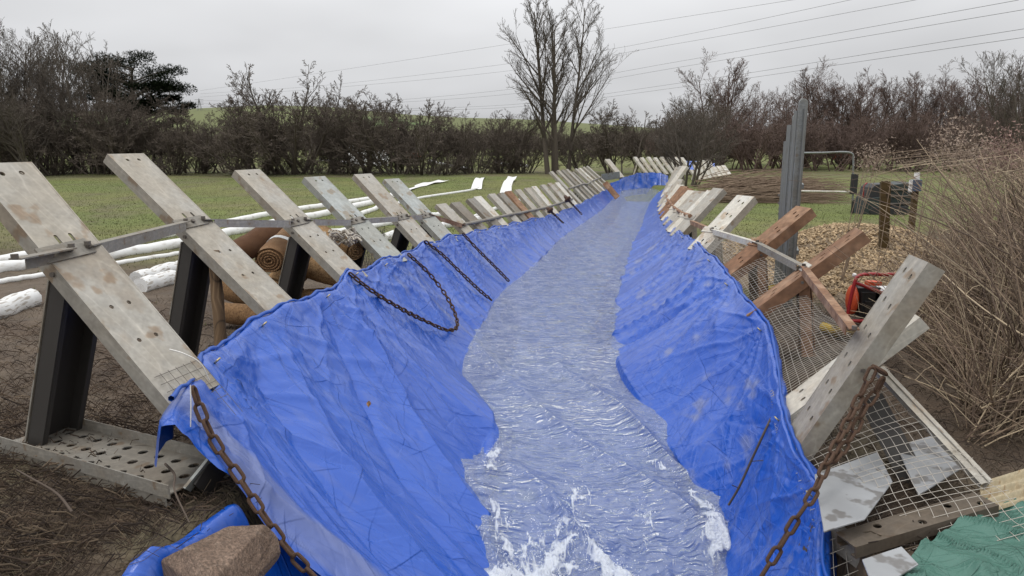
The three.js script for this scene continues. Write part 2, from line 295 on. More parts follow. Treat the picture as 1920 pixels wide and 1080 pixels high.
/** where the bearing (u, v) meets the sheet, lifted */
function onTarp(u, v, lift = .03) {
  const r = ray(u, v); let D = 2.4;
  for (let k = 0; k < 6000; k++, D += .005) { const s = -D / r.z, y = CY + r.y * s, x = r.x * s, t = tarpY(x, D); if (t < 1e9 && y <= t + lift) return V3(x, y, -D); }
  return W(u, v, 6);
}

// ---------------------------------------------------------------- ground
{
  const xs = [], Ds = [];
  for (let x = -8.5; x <= 8.5; x += .075) xs.push(x);
  for (let x = 8.7, s = .16; x < 500; s *= 1.09, x += s) { xs.push(x); xs.unshift(-x); }
  for (let d = -12; d < 1.8; d += 1.2) Ds.push(d);
  for (let d = 1.9; d < 520; d += Math.max(.055, d * .0115)) Ds.push(d);
  const mud = [.078, .053, .034], mud2 = [.115, .086, .060], grassA = [.125, .150, .034], grassB = [.155, .16, .045], straw = [.16, .135, .075];
  const g = grid(Ds.length - 1, xs.length - 1, (i, j) => V3(xs[j], groundY(xs[j], Ds[i]), -Ds[i]), (i, j, q) => [q.x, q.z], (i, j, q) => {
    const x = q.x, D = -q.z;
    const n = fbm(x * .35 + 50, D * .35 + 50, 4, 330), n2 = fbm(x * 1.7 + 50, D * 1.7, 4, 340), n3 = fbm(x * 6, D * 6, 2, 350);
    let grass = grassA.map((a, k) => lerp(a, grassB[k], sstep(.35, .7, n)) * (.72 + .55 * n2));
    grass = mix3(grass, straw, sstep(.52, .75, fbm(x * .9, D * .6, 3, 360)) * .5); grass = mix3(grass, mud2, .55 * Math.max(Math.exp(-(((x + 6.5 + .25 * D + .6 * Math.sin(D * .3)) / .35) ** 2)), Math.exp(-(((x + 8.3 + .25 * D + .6 * Math.sin(D * .3)) / .35) ** 2))) * sstep(.35, .6, n2));
    const dirt = mix3(mud, mud2, sstep(.3, .7, n2)).map(a => a * (.7 + .6 * n3));
    const edge = x < .5 ? sstep(9.5, 15.5, D + 3.2 * (n - .5) + 2.2 * (n2 - .5) - .25 * Math.max(0, -x - 3)) : sstep(8.6, 11, D + 3 * (n2 - .5) - clamp(x - 3.6, 0, 3) * 2.2);
    const band = sstep(.55, .75, n2) * .5 * (1 - sstep(2, 6, D));
    let m = clamp(edge + band * .5);
    if (D > 42 && D < 56) m *= 1 - .6 * sstep(.4, .6, n2);
    return mix3(dirt, grass, m);
  });
  const groundBump = rep(grain, .7);
  struct('ground', g, new THREE.MeshStandardMaterial({ vertexColors: true, roughness: .95, bumpMap: groundBump, bumpScale: .05, map: rep(tex(256, 256, (u, v) => { const k = .70 + .60 * (fbm(u * 16, v * 16, 4, 371, 16)); return [k, k, k]; }), .5) }));
}
// far hill
{
  const N = 120, prof = u => { const t = [[-200, 206], [200, 204], [330, 200], [480, 192], [600, 195], [680, 203], [760, 211], [860, 217], [1000, 221], [1150, 232], [1300, 243], [1500, 250], [2100, 256]]; let i = 0; while (i < t.length - 2 && t[i + 1][0] < u) i++; return lerp(t[i][1], t[i + 1][1], clamp((u - t[i][0]) / (t[i + 1][0] - t[i][0]))); };
  const g = grid(24, N, (i, j) => {
    const u = lerp(-250, 2150, j / N), crest = W(u, prof(u), 420), t = i / 24, h = Math.sin(Math.min(1, t * 1.25) * Math.PI / 2);
    return V3(crest.x * lerp(.62, 1.2, t), lerp(-1, crest.y, h) - (t > .8 ? (t - .8) * 60 : 0), -lerp(260, 520, t));
  }, null, (i, j, q) => { const n = fbm(q.x * .02, q.z * .02, 4, 380), f = sstep(.5, .53, fbm(q.x * .008 + 3, q.z * .012, 2, 383)); return mix3([.078, .118, .032], [.13, .13, .05], f * .7).map(c => c * (.8 + .4 * n)); });
  struct('hill', g, new THREE.MeshStandardMaterial({ vertexColors: true, roughness: 1 }));
}

// ---------------------------------------------------------------- blue tarpaulin lining
const framesL = [3.1, 5.0, 6.3, 7.5, 8.9, 10], framesR = [4.0, 6.1, 7.4, 9.4];
const humps = (list, D) => { let a = 0; for (const f of list) a += Math.exp(-(((D - f) / .22) ** 2)); return a; };
const tiesL = [2.95, 3.75, 4.55, 5.55, 6.4, 7.25, 8.1, 9.1, 10.2, 11.4, 12.6, 13.9, 15.3, 16.8, 18.4, 20, 22, 24, 26, 28, 30];
const tiesR = [3.0, 3.5, 4.33, 5.68, 6.85, 7.9, 9.0, 10.2, 11.4, 12.6, 14, 15.6, 17.2, 19, 21, 23, 25, 27.5, 30];
function foldAmount(side, s, h, run) {
  // s: metres along, h: metres down from the top edge
  const ties = side < 0 ? tiesL : tiesR; let f = 0;
  for (let k = 0; k < ties.length; k++) {
    const dx = s - ties[k]; if (Math.abs(dx) > 2.2) continue;
    const r = Math.hypot(dx, h + .02), phi = Math.atan2(dx + .05 * (vnoise(s * 3, h * 3, 400) - .5), h + .03), ph = hash(k, side + 5, 3) * 6.28;
    const a = phi * (3.8 + 2.4 * hash(k, 7, 8)) + ph, w = Math.pow(1 - Math.abs(Math.sin(a)), 4.5);
    f += (.05 * w - .022 * Math.pow(1 - Math.abs(Math.cos(a)), 6) - .01) * Math.exp(-r / 1.0) * sstep(.0, .25, r) * Math.exp(-Math.abs(phi) * .5);
  }
  const sk = side < 0 ? .55 : -.4, q = s * 1.15 + h * sk + .9 * (vnoise(s * .7, h * .6, 410) - .5), q2 = s * 3.3 + h * sk * 2.2 + .9 * (vnoise(s * 1.2, h * .7, 414) - .5), q3 = s * 11 + h * sk * 6 + 1.2 * (vnoise(s * 2.5, h * 1.5, 416) - .5);
  const amp = sstep(0, .35, h);
  f += amp * (.062 * Math.pow(ridge(q, h * .14 + side, 420 + side), 11) - .055 * Math.pow(ridge(q + .45 + .1 * h, h * .14 + side, 420 + side), 14) + (.02 * Math.pow(ridge(q2, h * .25, 424 + side), 10) - .014 * Math.pow(ridge(q2 + .4, h * .25, 424 + side), 12)) * sstep(.35, .6, vnoise(s * .9, h * .9, 428)));
  f += .0045 * Math.pow(ridge(q3, h * .55, 427 + side), 5) * sstep(.35, .65, vnoise(s * 1.1, h * 1.3, 429));
  f += amp * .028 * (fbm(s * 1.1, h * 1.1, 2, 430 + side) - .5);
  f += .005 * Math.pow(ridge(s * 6 - h * 5, h * 4 + s * 3, 440 + side), 8) * sstep(.45, .7, vnoise(s * 1.3, h * 1.5, 443));
  return f * Math.min(1, .35 + run) * lerp(1, .6, sstep(7, 14, s));
}
function tarpColour(x, D, seed) {
  const n = fbm(x * 1.6, D * 1.6, 3, 450 + seed), m = fbm(x * 7, D * 4, 3, 456 + seed), st = fbm(x * 14, D * 14, 2, 459);
  let c = mix3([.002, .068, .41], [.005, .088, .47], n);
  const dirt = sstep(.63, .74, fbm(x * 2.3 + 7, D * 2.3, 4, 461 + seed)) * sstep(.4, .65, m) * .45;
  c = mix3(c, [.24, .25, .30], dirt + .10 * sstep(.62, .8, st)); return c;
}
{
  const Ds = []; for (let d = 2.88; d < CH_END; d += Math.max(.014, d * .0042)) Ds.push(d);
  const ts = []; // [segment, fraction]
  const seg = (k, n) => { for (let i = 0; i < n; i++) ts.push([k, i / n]); };
  seg(0, 3); seg(1, 3); seg(2, 96); seg(3, 6); seg(4, 22); seg(5, 6); seg(6, 96); seg(7, 3); seg(8, 4); ts[ts.length - 1] = [8, 1];
  const hang = (list, D) => { let a = 0; for (let k = 0; k < list.length - 1; k++) if (D >= list[k] && D < list[k + 1]) { const t = (D - list[k]) / (list[k + 1] - list[k]); a = Math.sin(Math.PI * t); } return a; };
  const pos = (i, j) => {
    const [k, t] = ts[j]; let D = Ds[i];
    const c = chan(D), nearR = sstep(4.6, 3.3, D);
    const sl = hang(tiesL, D) * .035, sr = hang(tiesR, D) * (.03 + .02 * nearR);
    const hem = .012 * Math.sin(D * 23) + .02 * (vnoise(D * 6, 1, 470) - .5), hr = .006 * Math.sin(D * 19) + .02 * (vnoise(D * 5, 7, 471) - .5) + nearR * .10 * (vnoise(D * 3.1, 3, 472) - .5);
    c.yl += .04 * humps(framesL, D); c.yr += .03 * humps(framesR, D);
    c.yl -= sl; c.xl += sl * .5 + hem; c.yr -= sr; c.xr += -sr * .5 + hr;
    const s = section(c), run = c.wl - c.xl;
    const P = [[c.xl - .09 + hem, c.yl - .2 - Math.abs(hem) * 2], [c.xl - .06, c.yl - .015 + hem * .5], [c.xl, c.yl], s[1], s[2], s[3], s[4], [c.xr, c.yr], [c.xr + .06, c.yr - .015 + hr * .5], [c.xr + .09 + hr, c.yr - .2]];
    let x = lerp(P[k][0], P[k + 1][0], t), y = lerp(P[k][1], P[k + 1][1], t), nx = 0, ny = 1, f = 0;
    if (k === 2 || k === 6) {
      const L = Math.hypot(P[k + 1][0] - P[k][0], P[k + 1][1] - P[k][1]); nx = -(P[k + 1][1] - P[k][1]) / L; ny = (P[k + 1][0] - P[k][0]) / L;
      const h = (k === 2 ? t : 1 - t) * L; f = foldAmount(k === 2 ? -1 : 1, D, h, L * .5);
      f -= .05 * Math.sin(Math.PI * t) * Math.min(1, L);   // the sheet sags between rim and bed
      f *= Math.min(1, (k === 2 ? t : 1 - t) * 14 + .15);
    } else if (k < 2 || k > 6) { f = .018 * (fbm(D * 4, j * .7, 3, 480) - .5) + .012 * Math.pow(ridge(D * 5, j * .3, 482), 4); nx = k < 2 ? -.6 : .6; ny = .8; }
    else f = .03 * (fbm(D * 2, x * 2, 3, 485) - .5) + .03 * Math.pow(ridge(D * .6 + x * 2.2, x * 1.5, 486), 5);
    // near edge of the left sheet hangs in a loose curve
    let z = -D; if (D < 3.23 && k <= 3) { const e = 1 - (D - 2.88) / .35; z += .10 * e * (vnoise(x * 2.5, 2, 490) - .3); y -= .05 * e * e + .06 * e * vnoise(x * 4, 5, 491); }
    return V3(x + nx * f, y + ny * f, z);
  };
  const acc = []; // uv across in metres
  const g = grid(Ds.length - 1, ts.length - 1, pos, (i, j, q) => { const [k, t] = ts[j]; return [[0, .15, .25, 2.1, 2.3, 3.2, 3.4, 5.2, 5.3, 5.5].reduce((v, e, n, o) => n === k ? lerp(e, o[n + 1], t) : v, 0), Ds[i]]; }, (i, j, q) => tarpColour(q.x + q.y, -q.z, 0));
  const sheet = solo('blue_tarpaulin', 'long creased blue tarpaulin lining both banks of the flowing channel', 'tarpaulin', g, M.tarp);
  // rolled hem with its cord, and eyelets at the ties
  const rimAt = (side, D) => { const c = chan(D), a = side < 0 ? hang(tiesL, D) * .035 : hang(tiesR, D) * .03; return V3((side < 0 ? c.xl + a * .5 - .03 : c.xr - a * .5 + .03), (side < 0 ? c.yl + .04 * humps(framesL, D) : c.yr + .03 * humps(framesR, D)) - a + .008 + .006 * Math.sin(D * 31), -D); };
  for (const side of [-1, 1]) {
    const P = []; for (let D = 2.95; D < 30.5; D += Math.max(.05, D * .012)) P.push(rimAt(side, D));
    part(sheet, 'hem', new Geo().tube(P, P.map((q, k) => .007 + .009 * vnoise(k * .7, side, 820)), 6).geo(), M.hem);
    for (const D of (side < 0 ? tiesL : tiesR)) { if (D < 3 || D > 16) continue; const e = new THREE.TorusGeometry(.017, .0055, 6, 14), q = rimAt(side, D); e.rotateX(Math.PI / 2); e.rotateZ(side * -.75); const c = chan(D), w = side < 0 ? [c.wl - c.xl, c.yw - c.yl] : [c.wr - c.xr, c.yw - c.yr], l = Math.hypot(...w); e.translate(q.x + w[0] / l * .085 - side * .018, q.y + w[1] / l * .085 + .018, q.z); part(sheet, 'eyelet', e, M.brass); }
  }
}
// the far end, where the sheet closes the channel at the bend
{
  const top = [[1128, 352], [1150, 343], [1172, 333], [1192, 326], [1215, 324], [1238, 325], [1252, 331]], n = 60, m = 22;
  const T = u => { let i = 0; while (i < top.length - 2 && top[i + 1][0] < u) i++; return lerp(top[i][1], top[i + 1][1], (u - top[i][0]) / (top[i + 1][0] - top[i][0])); };
  const g = grid(n, m, (i, j) => {
    const a = i / n, u = lerp(1128, 1252, a), D = lerp(29.5, 34.5, Math.sin(a * Math.PI * .62)), p = W(u, T(u), D), t = j / m;
    const f = .09 * Math.pow(ridge(a * 22, t * .7, 500), 3) + .12 * (fbm(a * 8, t * 2, 3, 503) - .5);
    return V3(p.x - .1 * t + f * .4, lerp(p.y, -.35, t) + .05 * ridge(a * 13, 3, 507) * (1 - t), p.z + t * .75 + f);
  }, (i, j) => [i / n * 4, j / m], (i, j, q) => tarpColour(q.x * 2 + q.y * 3, q.z, 9));
  solo('blue_tarpaulin', 'crumpled blue tarpaulin closing the far end of the channel', 'tarpaulin', g, M.tarp);
}
// loose apron under the rock
{
  const n = 150, m = 120;
  const g = grid(n, m, (i, j) => {
    const a = i / n, b = j / m, D = lerp(3.4, 1.75, b), c = chan(3.2);
    const left = apronLeft(D) + .03 * Math.sin(D * 9), x = lerp(left, .05, a);
    let y = apronBase(x, D);
    y += .035 * Math.pow(ridge(x * 2.2 + D * 1.4, D * 1.6 - x, 520), 4) + .05 * (fbm(x * 3, D * 3, 3, 523) - .5) + .02 * Math.pow(ridge(x * 7 - D * 3, D * 5, 526), 4);
    y += .05 * Math.pow(ridge(x * 1.2 - D * 2.3, x * .7 + 3, 529), 6) - .02;
    if (a < .06) y = lerp(y - .03, y, a / .06);
    return V3(x, y, -D);
  }, (i, j, q) => [q.x * 1.1, q.z * 1.1], (i, j, q) => tarpColour(q.x * 1.3, q.z, 22));
  solo('blue_tarpaulin', 'loose dark blue tarpaulin flap spread on the mud under the rock', 'tarpaulin', g, M.tarp);
}

// ---------------------------------------------------------------- water
function waveY(x, D) {
  const c = chan(D), a = clamp((x - c.wl) / (c.wr - c.wl)), mid = (c.wl + c.wr) / 2;
  let y = c.yw;
  const rapid = 1 - sstep(5.5, 8.2, D), foamy = 1 - sstep(4.0, 5.2, D), xx = x - mid;
  y += .012 * (fbm(x * 3, D * 3, 3, 540) - .5) + .008 * (ridge(x * 5 - D, D * 7 + x, 543) - .5);
  // standing waves where the flow steepens
  y += .042 * Math.sin((D - 7.4) * 4.2 + xx * .8 + 1.2 * vnoise(x * 1.5, D, 545)) * sstep(9.5, 7.6, D) * rapid;
  y += rapid * (.085 * Math.pow(ridge(x * 1.6 + (D - 6) * .75, D * .5 - x * .4, 548), 4) - .02 + .05 * (fbm(x * 2.2 + D * 1.2, D * 1.6, 4, 551) - .5));
  y += rapid * .014 * (ridge(x * 8 + D * 3, D * 6, 555) - .5);
  y += foamy * (.10 * (fbm(x * 4, D * 4, 4, 560) - .42) + .05 * (ridge(x * 9, D * 8, 563) - .5));
  return y;
}
{
  const Ds = []; for (let d = 2.0; d < 35.5; d += Math.max(.016, d * .0036)) Ds.push(d);
  const m = 120; const wg = grid(Ds.length - 1, m, (i, j) => { const D = Ds[i], c = chan(D), x = lerp(c.wl - .22, c.wr + .22, j / m); return V3(x, waveY(x, D), -D); }, (i, j, q) => [q.x, q.z]); struct('water', wg, M.water);
}
// foam and spray
function foamAmount(x, D) {
  const c = chan(D), a = (x - c.wl) / (c.wr - c.wl), wp = .3 * (fbm(x * 2.5, D * 2.5, 3, 570) - .5);
  const near = sstep(5.05, 3.9, D + wp * 1.8 + .6 * Math.abs(a - .4) - .1);
  let p = near * (.1 + .9 * sstep(.38, .72, fbm(x * 4.5 + wp, D * 2.6, 4, 573)));
  p += .8 * Math.exp(-(((x - c.wl - .07 + wp * .2) / .06) ** 2)) * sstep(5.8, 5.2, D) * sstep(.38, .62, vnoise(x * 7, D * 6, 577));
  p += .9 * Math.exp(-(((x - c.wr + .14 + .2 * (D - 4.95) + wp * .3) / .055) ** 2)) * sstep(5.55, 5.2, D) * sstep(.42, .62, vnoise(x * 7, D * 6, 579));
  p += .38 * Math.exp(-(((x - c.wr + .05) / .07) ** 2)) * sstep(5.0, 4.5, D) * sstep(.4, .6, vnoise(x * 7, D * 7, 583));
  return clamp(p * 1.08);
}
{
  const D0 = 2.3, D1 = 5.9, x0 = -.4, x1 = 1.5;
  const fa = tex(1024, 1024, (u, v) => {
    const x = lerp(x0, x1, u), D = lerp(D0, D1, v), p = foamAmount(x, D); if (p < .02) return 0;
    const w = .12 * (fbm(x * 8, D * 6, 3, 711) - .5), l1 = ridge((x + w) * 16, (D + w) * 7, 713), l2 = ridge((x - w) * 46, (D + w) * 20, 717), f = fbm(x * 80, D * 38, 3, 719);
    const lace = .5 * Math.pow(l1, 2.2) + .35 * Math.pow(l2, 1.6) + .3 * f;
    return clamp(sstep(.95 - p * .62, 1.35 - p * .5, lace + .2 * p)) * .8;
  });
  fa.channel = 1; fa.wrapS = fa.wrapT = THREE.ClampToEdgeWrapping;
  M.foamFilm = new THREE.MeshStandardMaterial({ color: lin(.80, .84, .89), roughness: .55, alphaMap: fa, transparent: true, bumpMap: rep(grain, 3), bumpScale: .02 });
  const nx = 190, nd = 330, u1 = [];
  const g = grid(nd, nx, (i, j) => { const D = lerp(D0, D1, i / nd), x = lerp(x0, x1, j / nx), p = foamAmount(x, D); return V3(x, waveY(x, D) + .006 + p * .03 * Math.pow(ridge(x * 9 + D, D * 7, 723), 2) + .02 * p * vnoise(x * 40, D * 30, 727), -D); }, (i, j, q) => [q.x, q.z]);
  for (let i = 0; i <= nd; i++) for (let j = 0; j <= nx; j++) u1.push(j / nx, i / nd); g.setAttribute('uv1', new THREE.Float32BufferAttribute(u1, 2));
  struct('foam', g, M.foamFilm, 'stuff', 'lacy white foam on the fast near water', 'foam');
  const ico = new THREE.IcosahedronGeometry(1, 0), list = [], R = mulberry(91); let tries = 0;
  while (list.length < 7000 && tries++ < 900000) { const D = 2.6 + R() * 3.2, c = chan(D), x = lerp(c.wl, c.wr, R()), p = foamAmount(x, D); if (R() < p * p * .5 * sstep(.35, .7, ridge(x * 14, D * 7, 731))) list.push([x, D, R()]); }
  const im = new THREE.InstancedMesh(ico, M.foam, list.length), m4 = new THREE.Matrix4(), q = new THREE.Quaternion(), e = new THREE.Euler();
  list.forEach(([x, D, r], k) => {
    const s = .0008 + .0018 * r * r * r, up = (R() < .25 ? R() * R() * .13 * sstep(5, 4, D) : 0) + .012 + .02 * R();
    e.set(R() * .6, R() * 1.2 - .6, R() * .6); q.setFromEuler(e);
    m4.compose(V3(x, waveY(x, D) + up, -D), q, V3(s * (.8 + R()), s * (.6 + .5 * R()), s * (1 + 2 * R()))); im.setMatrixAt(k, m4);
  });
  im.name = 'spray'; im.userData = { kind: 'stuff', label: 'white spray droplets over the fast near water', category: 'spray' }; shadow(im); scene.add(im);
}

// ---------------------------------------------------------------- steel dam frames
const UP = V3(0, 1, 0);
/** channel-section beam: web with holes facing n, two flanges behind it */
function channelBeam(a, b, wd, w, depth, holes = [], t = .008, flip = 1, apart = false) {
  const X = V3().subVectors(b, a), L = X.length(); X.normalize();
  const Y = wd.clone().addScaledVector(X, -wd.dot(X)).normalize(); let Z = V3().crossVectors(X, Y); if (Z.y * flip < 0) { Y.negate(); Z.negate(); }
  const s = new THREE.Shape(); s.moveTo(0, -w / 2); s.lineTo(L, -w / 2); s.lineTo(L, w / 2); s.lineTo(0, w / 2); s.closePath();
  for (const [hx, hy, r, len] of holes) {
    const p = new THREE.Path();
    if (len) { p.moveTo(hx - len / 2, hy - r); p.lineTo(hx + len / 2, hy - r); p.absarc(hx + len / 2, hy, r, -Math.PI / 2, Math.PI / 2, false); p.lineTo(hx - len / 2, hy + r); p.absarc(hx - len / 2, hy, r, Math.PI / 2, Math.PI * 1.5, false); }
    else p.absarc(hx, hy, r, 0, Math.PI * 2, true);
    s.holes.push(p);
  }
  const web = new THREE.ExtrudeGeometry(s, { depth: t, bevelEnabled: false, curveSegments: 5 }); web.translate(0, 0, -t);
  const fl = [-1, 1].map(sg => { const f = new THREE.BoxGeometry(L, t, depth); f.translate(L / 2, sg * (w / 2 + t / 2), -depth / 2 + .001); scaleBoxUV(f); return f; });
  const lip = [-1, 1].map(sg => { const f = new THREE.BoxGeometry(L, .022, t); f.translate(L / 2, sg * (w / 2 - .012), -depth + t / 2); scaleBoxUV(f); return f; });
  const du = hash(Math.round(a.x * 1000), Math.round(a.z * 1000), 5) * 3, M4 = new THREE.Matrix4().makeBasis(X, Y, Z).setPosition(a);
  const fin = g => { const uv = g.attributes.uv; for (let i = 0; i < uv.count; i++) uv.setXY(i, uv.getX(i) * .6 + du, uv.getY(i) * .6 + du * .7); g.applyMatrix4(M4); return g; };
  const sides = fl.map((f, k) => fin(merge([f, lip[k]])));
  if (apart) { const g = fin(merge([web])); g.userData = { X, Y, Z, L, sides }; return g; }
  const g = mergeGeometries([fin(merge([web])), ...sides]); g.userData = { X, Y, Z, L }; return g;
}
function boltGeo(p, n, r = .014, h = .012) { const g = new THREE.CylinderGeometry(r, r, h, 6); g.applyQuaternion(new THREE.Quaternion().setFromUnitVectors(UP, n)); g.translate(p.x, p.y, p.z); return g; }
/**
 * one frame: T top of the beam, E a lower point of it, cf the collar's place as a share of T..E
 */
function frame(o) {
  const { T, E, w, cf, mat, label, group, holes = 'round', full = true, name = 'dam_frame', legOut = .32, lay = 0 } = o;
  const dir = V3().subVectors(E, T).normalize(), gy = groundY(E.x + dir.x * .4, -(E.z + dir.z * .4));
  const gl = Math.max(-.2, Math.min(gy, landY(E.x, -E.z))) + .02;
  const k = Math.max(.25, Math.min(1.4, (E.y - gl) / -dir.y)), B = E.clone().addScaledVector(dir, o.ext ?? k);
  const lat = V3(T.x - E.x, 0, T.z - E.z).normalize(), wd = V3(-lat.z, 0, lat.x);
  const L = T.distanceTo(B), LE = T.distanceTo(E), C = T.clone().lerp(E, cf), cL = LE * cf, depth = o.depth ?? .075;
  const th = thing(name, label, 'dam frame', V3(B.x, gl, B.z), group);
  const hl = [];
  if (full && holes === 'round') {
    hl.push([.07, -w * .13, .014], [.07, w * .2, .014]);
    for (const q of [.62, .76]) hl.push([LE * q, -w * .17, .012], [LE * q, w * .17, .012]);
    hl.push([cL - .07, -w * .12, .01, .05], [cL - .07, w * .14, .01, .05]);
  } else if (full && holes === 'slots') for (let q = .09; q < L - .12; q += o.pitch ?? .19) hl.push([q, -w * .24, .013, .014], [q + .02, w * .2, .013, .014]);
  else if (full && holes === 'pairs') for (let q = .1; q < LE; q += .24) hl.push([q, -w * .1, .014, .02], [q + .03, w * .22, .014, .02]);
  const bg = channelBeam(T, B, wd, w, depth, hl, .008, 1, true), n = bg.userData.Z.clone(), Y = bg.userData.Y.clone();
  const beam = part(th, 'beam', bg, mat); for (const f of bg.userData.sides) part(beam, 'side_flange', f, mat, th.position);
  if (o.collar !== false) {
    const c0 = C.clone().addScaledVector(n, .006);
    part(th, 'collar', bar(c0.clone().addScaledVector(Y, -w * .62).addScaledVector(dir, .01), c0.clone().addScaledVector(Y, w * .3).addScaledVector(dir, -.01), dir, Math.min(.09, w * .3), .01), o.collarMat || mat);
    if (full) for (const sgn of [-.12, .22]) part(th, 'bolt', boltGeo(c0.clone().addScaledVector(Y, w * sgn).addScaledVector(n, .012), n, .016, .02), M.bolt);
  }
  // rear leg, open towards the channel
  const foot = C.clone().addScaledVector(lat, legOut); foot.y = Math.max(gl - .05, landY(foot.x, -foot.z) + .06);
  const top = C.clone().addScaledVector(n, -depth - .012).addScaledVector(dir, .06);
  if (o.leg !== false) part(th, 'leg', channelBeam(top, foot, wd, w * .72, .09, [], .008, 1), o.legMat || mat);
  if (full && o.leg !== false) { const ld = V3().subVectors(foot, top).normalize(), ln = V3().crossVectors(ld, wd).normalize(); if (ln.dot(lat) < 0) ln.negate(); part(th, 'leg_cover', bar(top.clone().addScaledVector(ln, .014).addScaledVector(ld, .03), foot.clone().addScaledVector(ln, .014), wd, w * .8, .008), mat); }  // outer strip in plain steel, the light edge beside the shade-coloured left legs
  if (full) for (const sg of [-1, 1]) part(th, 'bolt', boltGeo(C.clone().addScaledVector(dir, .09).addScaledVector(n, -depth * .45).addScaledVector(Y, sg * (w / 2 + .012)), Y, .013, .014), M.bolt);
  // perforated foot plate from leg to beam
  if (full && o.plate !== false) {
    const a = V3(foot.x, foot.y - .012, foot.z).addScaledVector(lat, .12), b = V3(E.x, Math.max(gl, foot.y - .05) - .012, E.z);
    if (o.plateEnd) b.copy(o.plateEnd);
    const Lp = a.distanceTo(b), ph = []; const wp = w * 1.02;
    for (let q = .12, r = 0; q < Lp - .06; q += .062, r++) for (const s of r % 2 ? [-.3, .3] : [0]) ph.push([q, s * wp, .024]);
    const pg = channelBeam(a, b, wd, wp, .05, o.plain ? [] : ph, .006, 1);
    const fl = [-1, 1].map(s => bar(a.clone().addScaledVector(wd, s * (wp / 2 + .012)).setY(a.y + .025), b.clone().addScaledVector(wd, s * (wp / 2 + .012)).setY(b.y + .025), UP, .06, .006));
    const pp = part(th, 'foot_plate', pg, M.dirtySteel);
    for (const f of fl) part(pp, 'edge_flange', f, M.dirtySteel, th.position);
  }
  return { th, T, B, C, n, Y, lat, dir, w, cL };
}
const W3 = a => W(a[0], a[1], a[2]);
function project(p) { const x = p.x, y = p.y - CY, z = p.z, f = -(z * CP) - y * SP, b = y * CP - z * SP; return [960 + F * x / f, 540 - F * b / f]; }
/** the point of a rim of the channel that is seen nearest to (u, v) */
function onRim(side, u, v, drop = .03) {
  let best = null, bd = 1e9;
  for (let D = 2.6; D < CH_END; D += .02) { const c = chan(D), q = side < 0 ? V3(c.xl, c.yl, -D) : V3(c.xr, c.yr, -D), r = project(q), e = (r[0] - u) ** 2 + (r[1] - v) ** 2; if (e < bd) { bd = e; best = q; } }
  best.y -= drop; return best;
}
const leftNear = [
  { T: [2, 305, .3], E: [376, 716, 3.05], cf: .385, w: .31, m: 'steel', label: 'nearest left steel dam frame, cropped by the photo edge, above the chain', plateEnd: [372, 900, 2.96] },
  { T: [236, 288, .45], E: [534, 558, 4.72], cf: .44, w: .31, m: 'steel', label: 'tall pale steel dam frame, second along the left bank, beside the wooden stake' },
  { T: [464, 318, .5], E: [668, 505, 6.25], cf: .49, w: .31, m: 'steel', label: 'steel dam frame in front of the brown matting rolls, third on the left bank' },
  { T: [590, 331, .55], E: [748, 484, 7.4], cf: .53, w: .31, m: 'steelCool', label: 'cool grey dam frame right of the matting rolls, fourth on the left bank' },
  { T: [680, 326, .6], E: [806, 449, 8.5], cf: .6, w: .31, m: 'steel', label: 'dam frame with a split beam and hanging chain, fifth on the left bank' },
  { T: [734, 335, .6], E: [845, 441, 9.8], cf: .6, w: .3, m: 'steelCool', label: 'sixth dam frame on the left bank, last of the tall near ones' },
];
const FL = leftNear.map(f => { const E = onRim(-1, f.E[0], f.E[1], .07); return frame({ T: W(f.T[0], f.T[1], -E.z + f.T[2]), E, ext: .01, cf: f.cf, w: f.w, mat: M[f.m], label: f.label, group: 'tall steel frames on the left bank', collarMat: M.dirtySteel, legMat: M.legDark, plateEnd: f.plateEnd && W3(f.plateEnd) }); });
// short brace at the first foot plate; the dark bar paints its shaded inside
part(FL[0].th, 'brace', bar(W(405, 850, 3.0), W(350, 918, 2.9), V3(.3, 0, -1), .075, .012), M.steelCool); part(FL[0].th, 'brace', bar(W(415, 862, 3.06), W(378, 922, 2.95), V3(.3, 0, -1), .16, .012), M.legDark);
// tie bars from collar to collar
function tieBar(a, b, mat, label, group) {
  const d = V3().subVectors(b, a).normalize(), side = V3().crossVectors(d, UP).normalize();
  const g = thing('tie_bar', label, 'tie bar', V3().addVectors(a, b).multiplyScalar(.5), group);
  part(g, 'top_flange', bar(a, b, side, .055, .007), mat);
  part(g, 'side_flange', bar(V3(a.x, a.y - .031, a.z).addScaledVector(side, .024).addScaledVector(d, .1), V3(b.x, b.y - .031, b.z).addScaledVector(side, .024).addScaledVector(d, -.1), UP, .055, .006), mat);
  part(g, 'bolt', boltGeo(a.clone().setY(a.y + .012), UP, .015, .02), M.bolt); part(g, 'bolt', boltGeo(b.clone().setY(b.y + .012), UP, .015, .02), M.bolt);
}
const top = (f, s = 0) => f.C.clone().addScaledVector(f.n, .022).addScaledVector(f.Y, s * f.w);
{
  const a = top(FL[0], 0), s0 = V3(-.22, -.10, .20);
  const lay = FL[0].Y.z > 0 ? 1 : -1;
  tieBar(top(FL[0], lay * .1), W(28, 486, 3.05), M.dirtySteel, 'short muddy tie bar end on the nearest left frame', 'tie bars on the left bank');
  const lab = ['long tie bar between the nearest two left frames', 'dark tie bar between the second and third left frames', 'tie bar between the third and fourth left frames', 'tie bar between the fourth and fifth left frames', 'short tie bar between the fifth and sixth left frames'];
  for (let k = 0; k < 5; k++) { const A = FL[k], B = FL[k + 1]; tieBar(top(A, A.Y.z < 0 ? .2 : -.2), top(B, B.Y.z < 0 ? -.35 : .35), k === 0 ? M.dirtySteel : M.steel, lab[k], 'tie bars on the left bank'); }
}
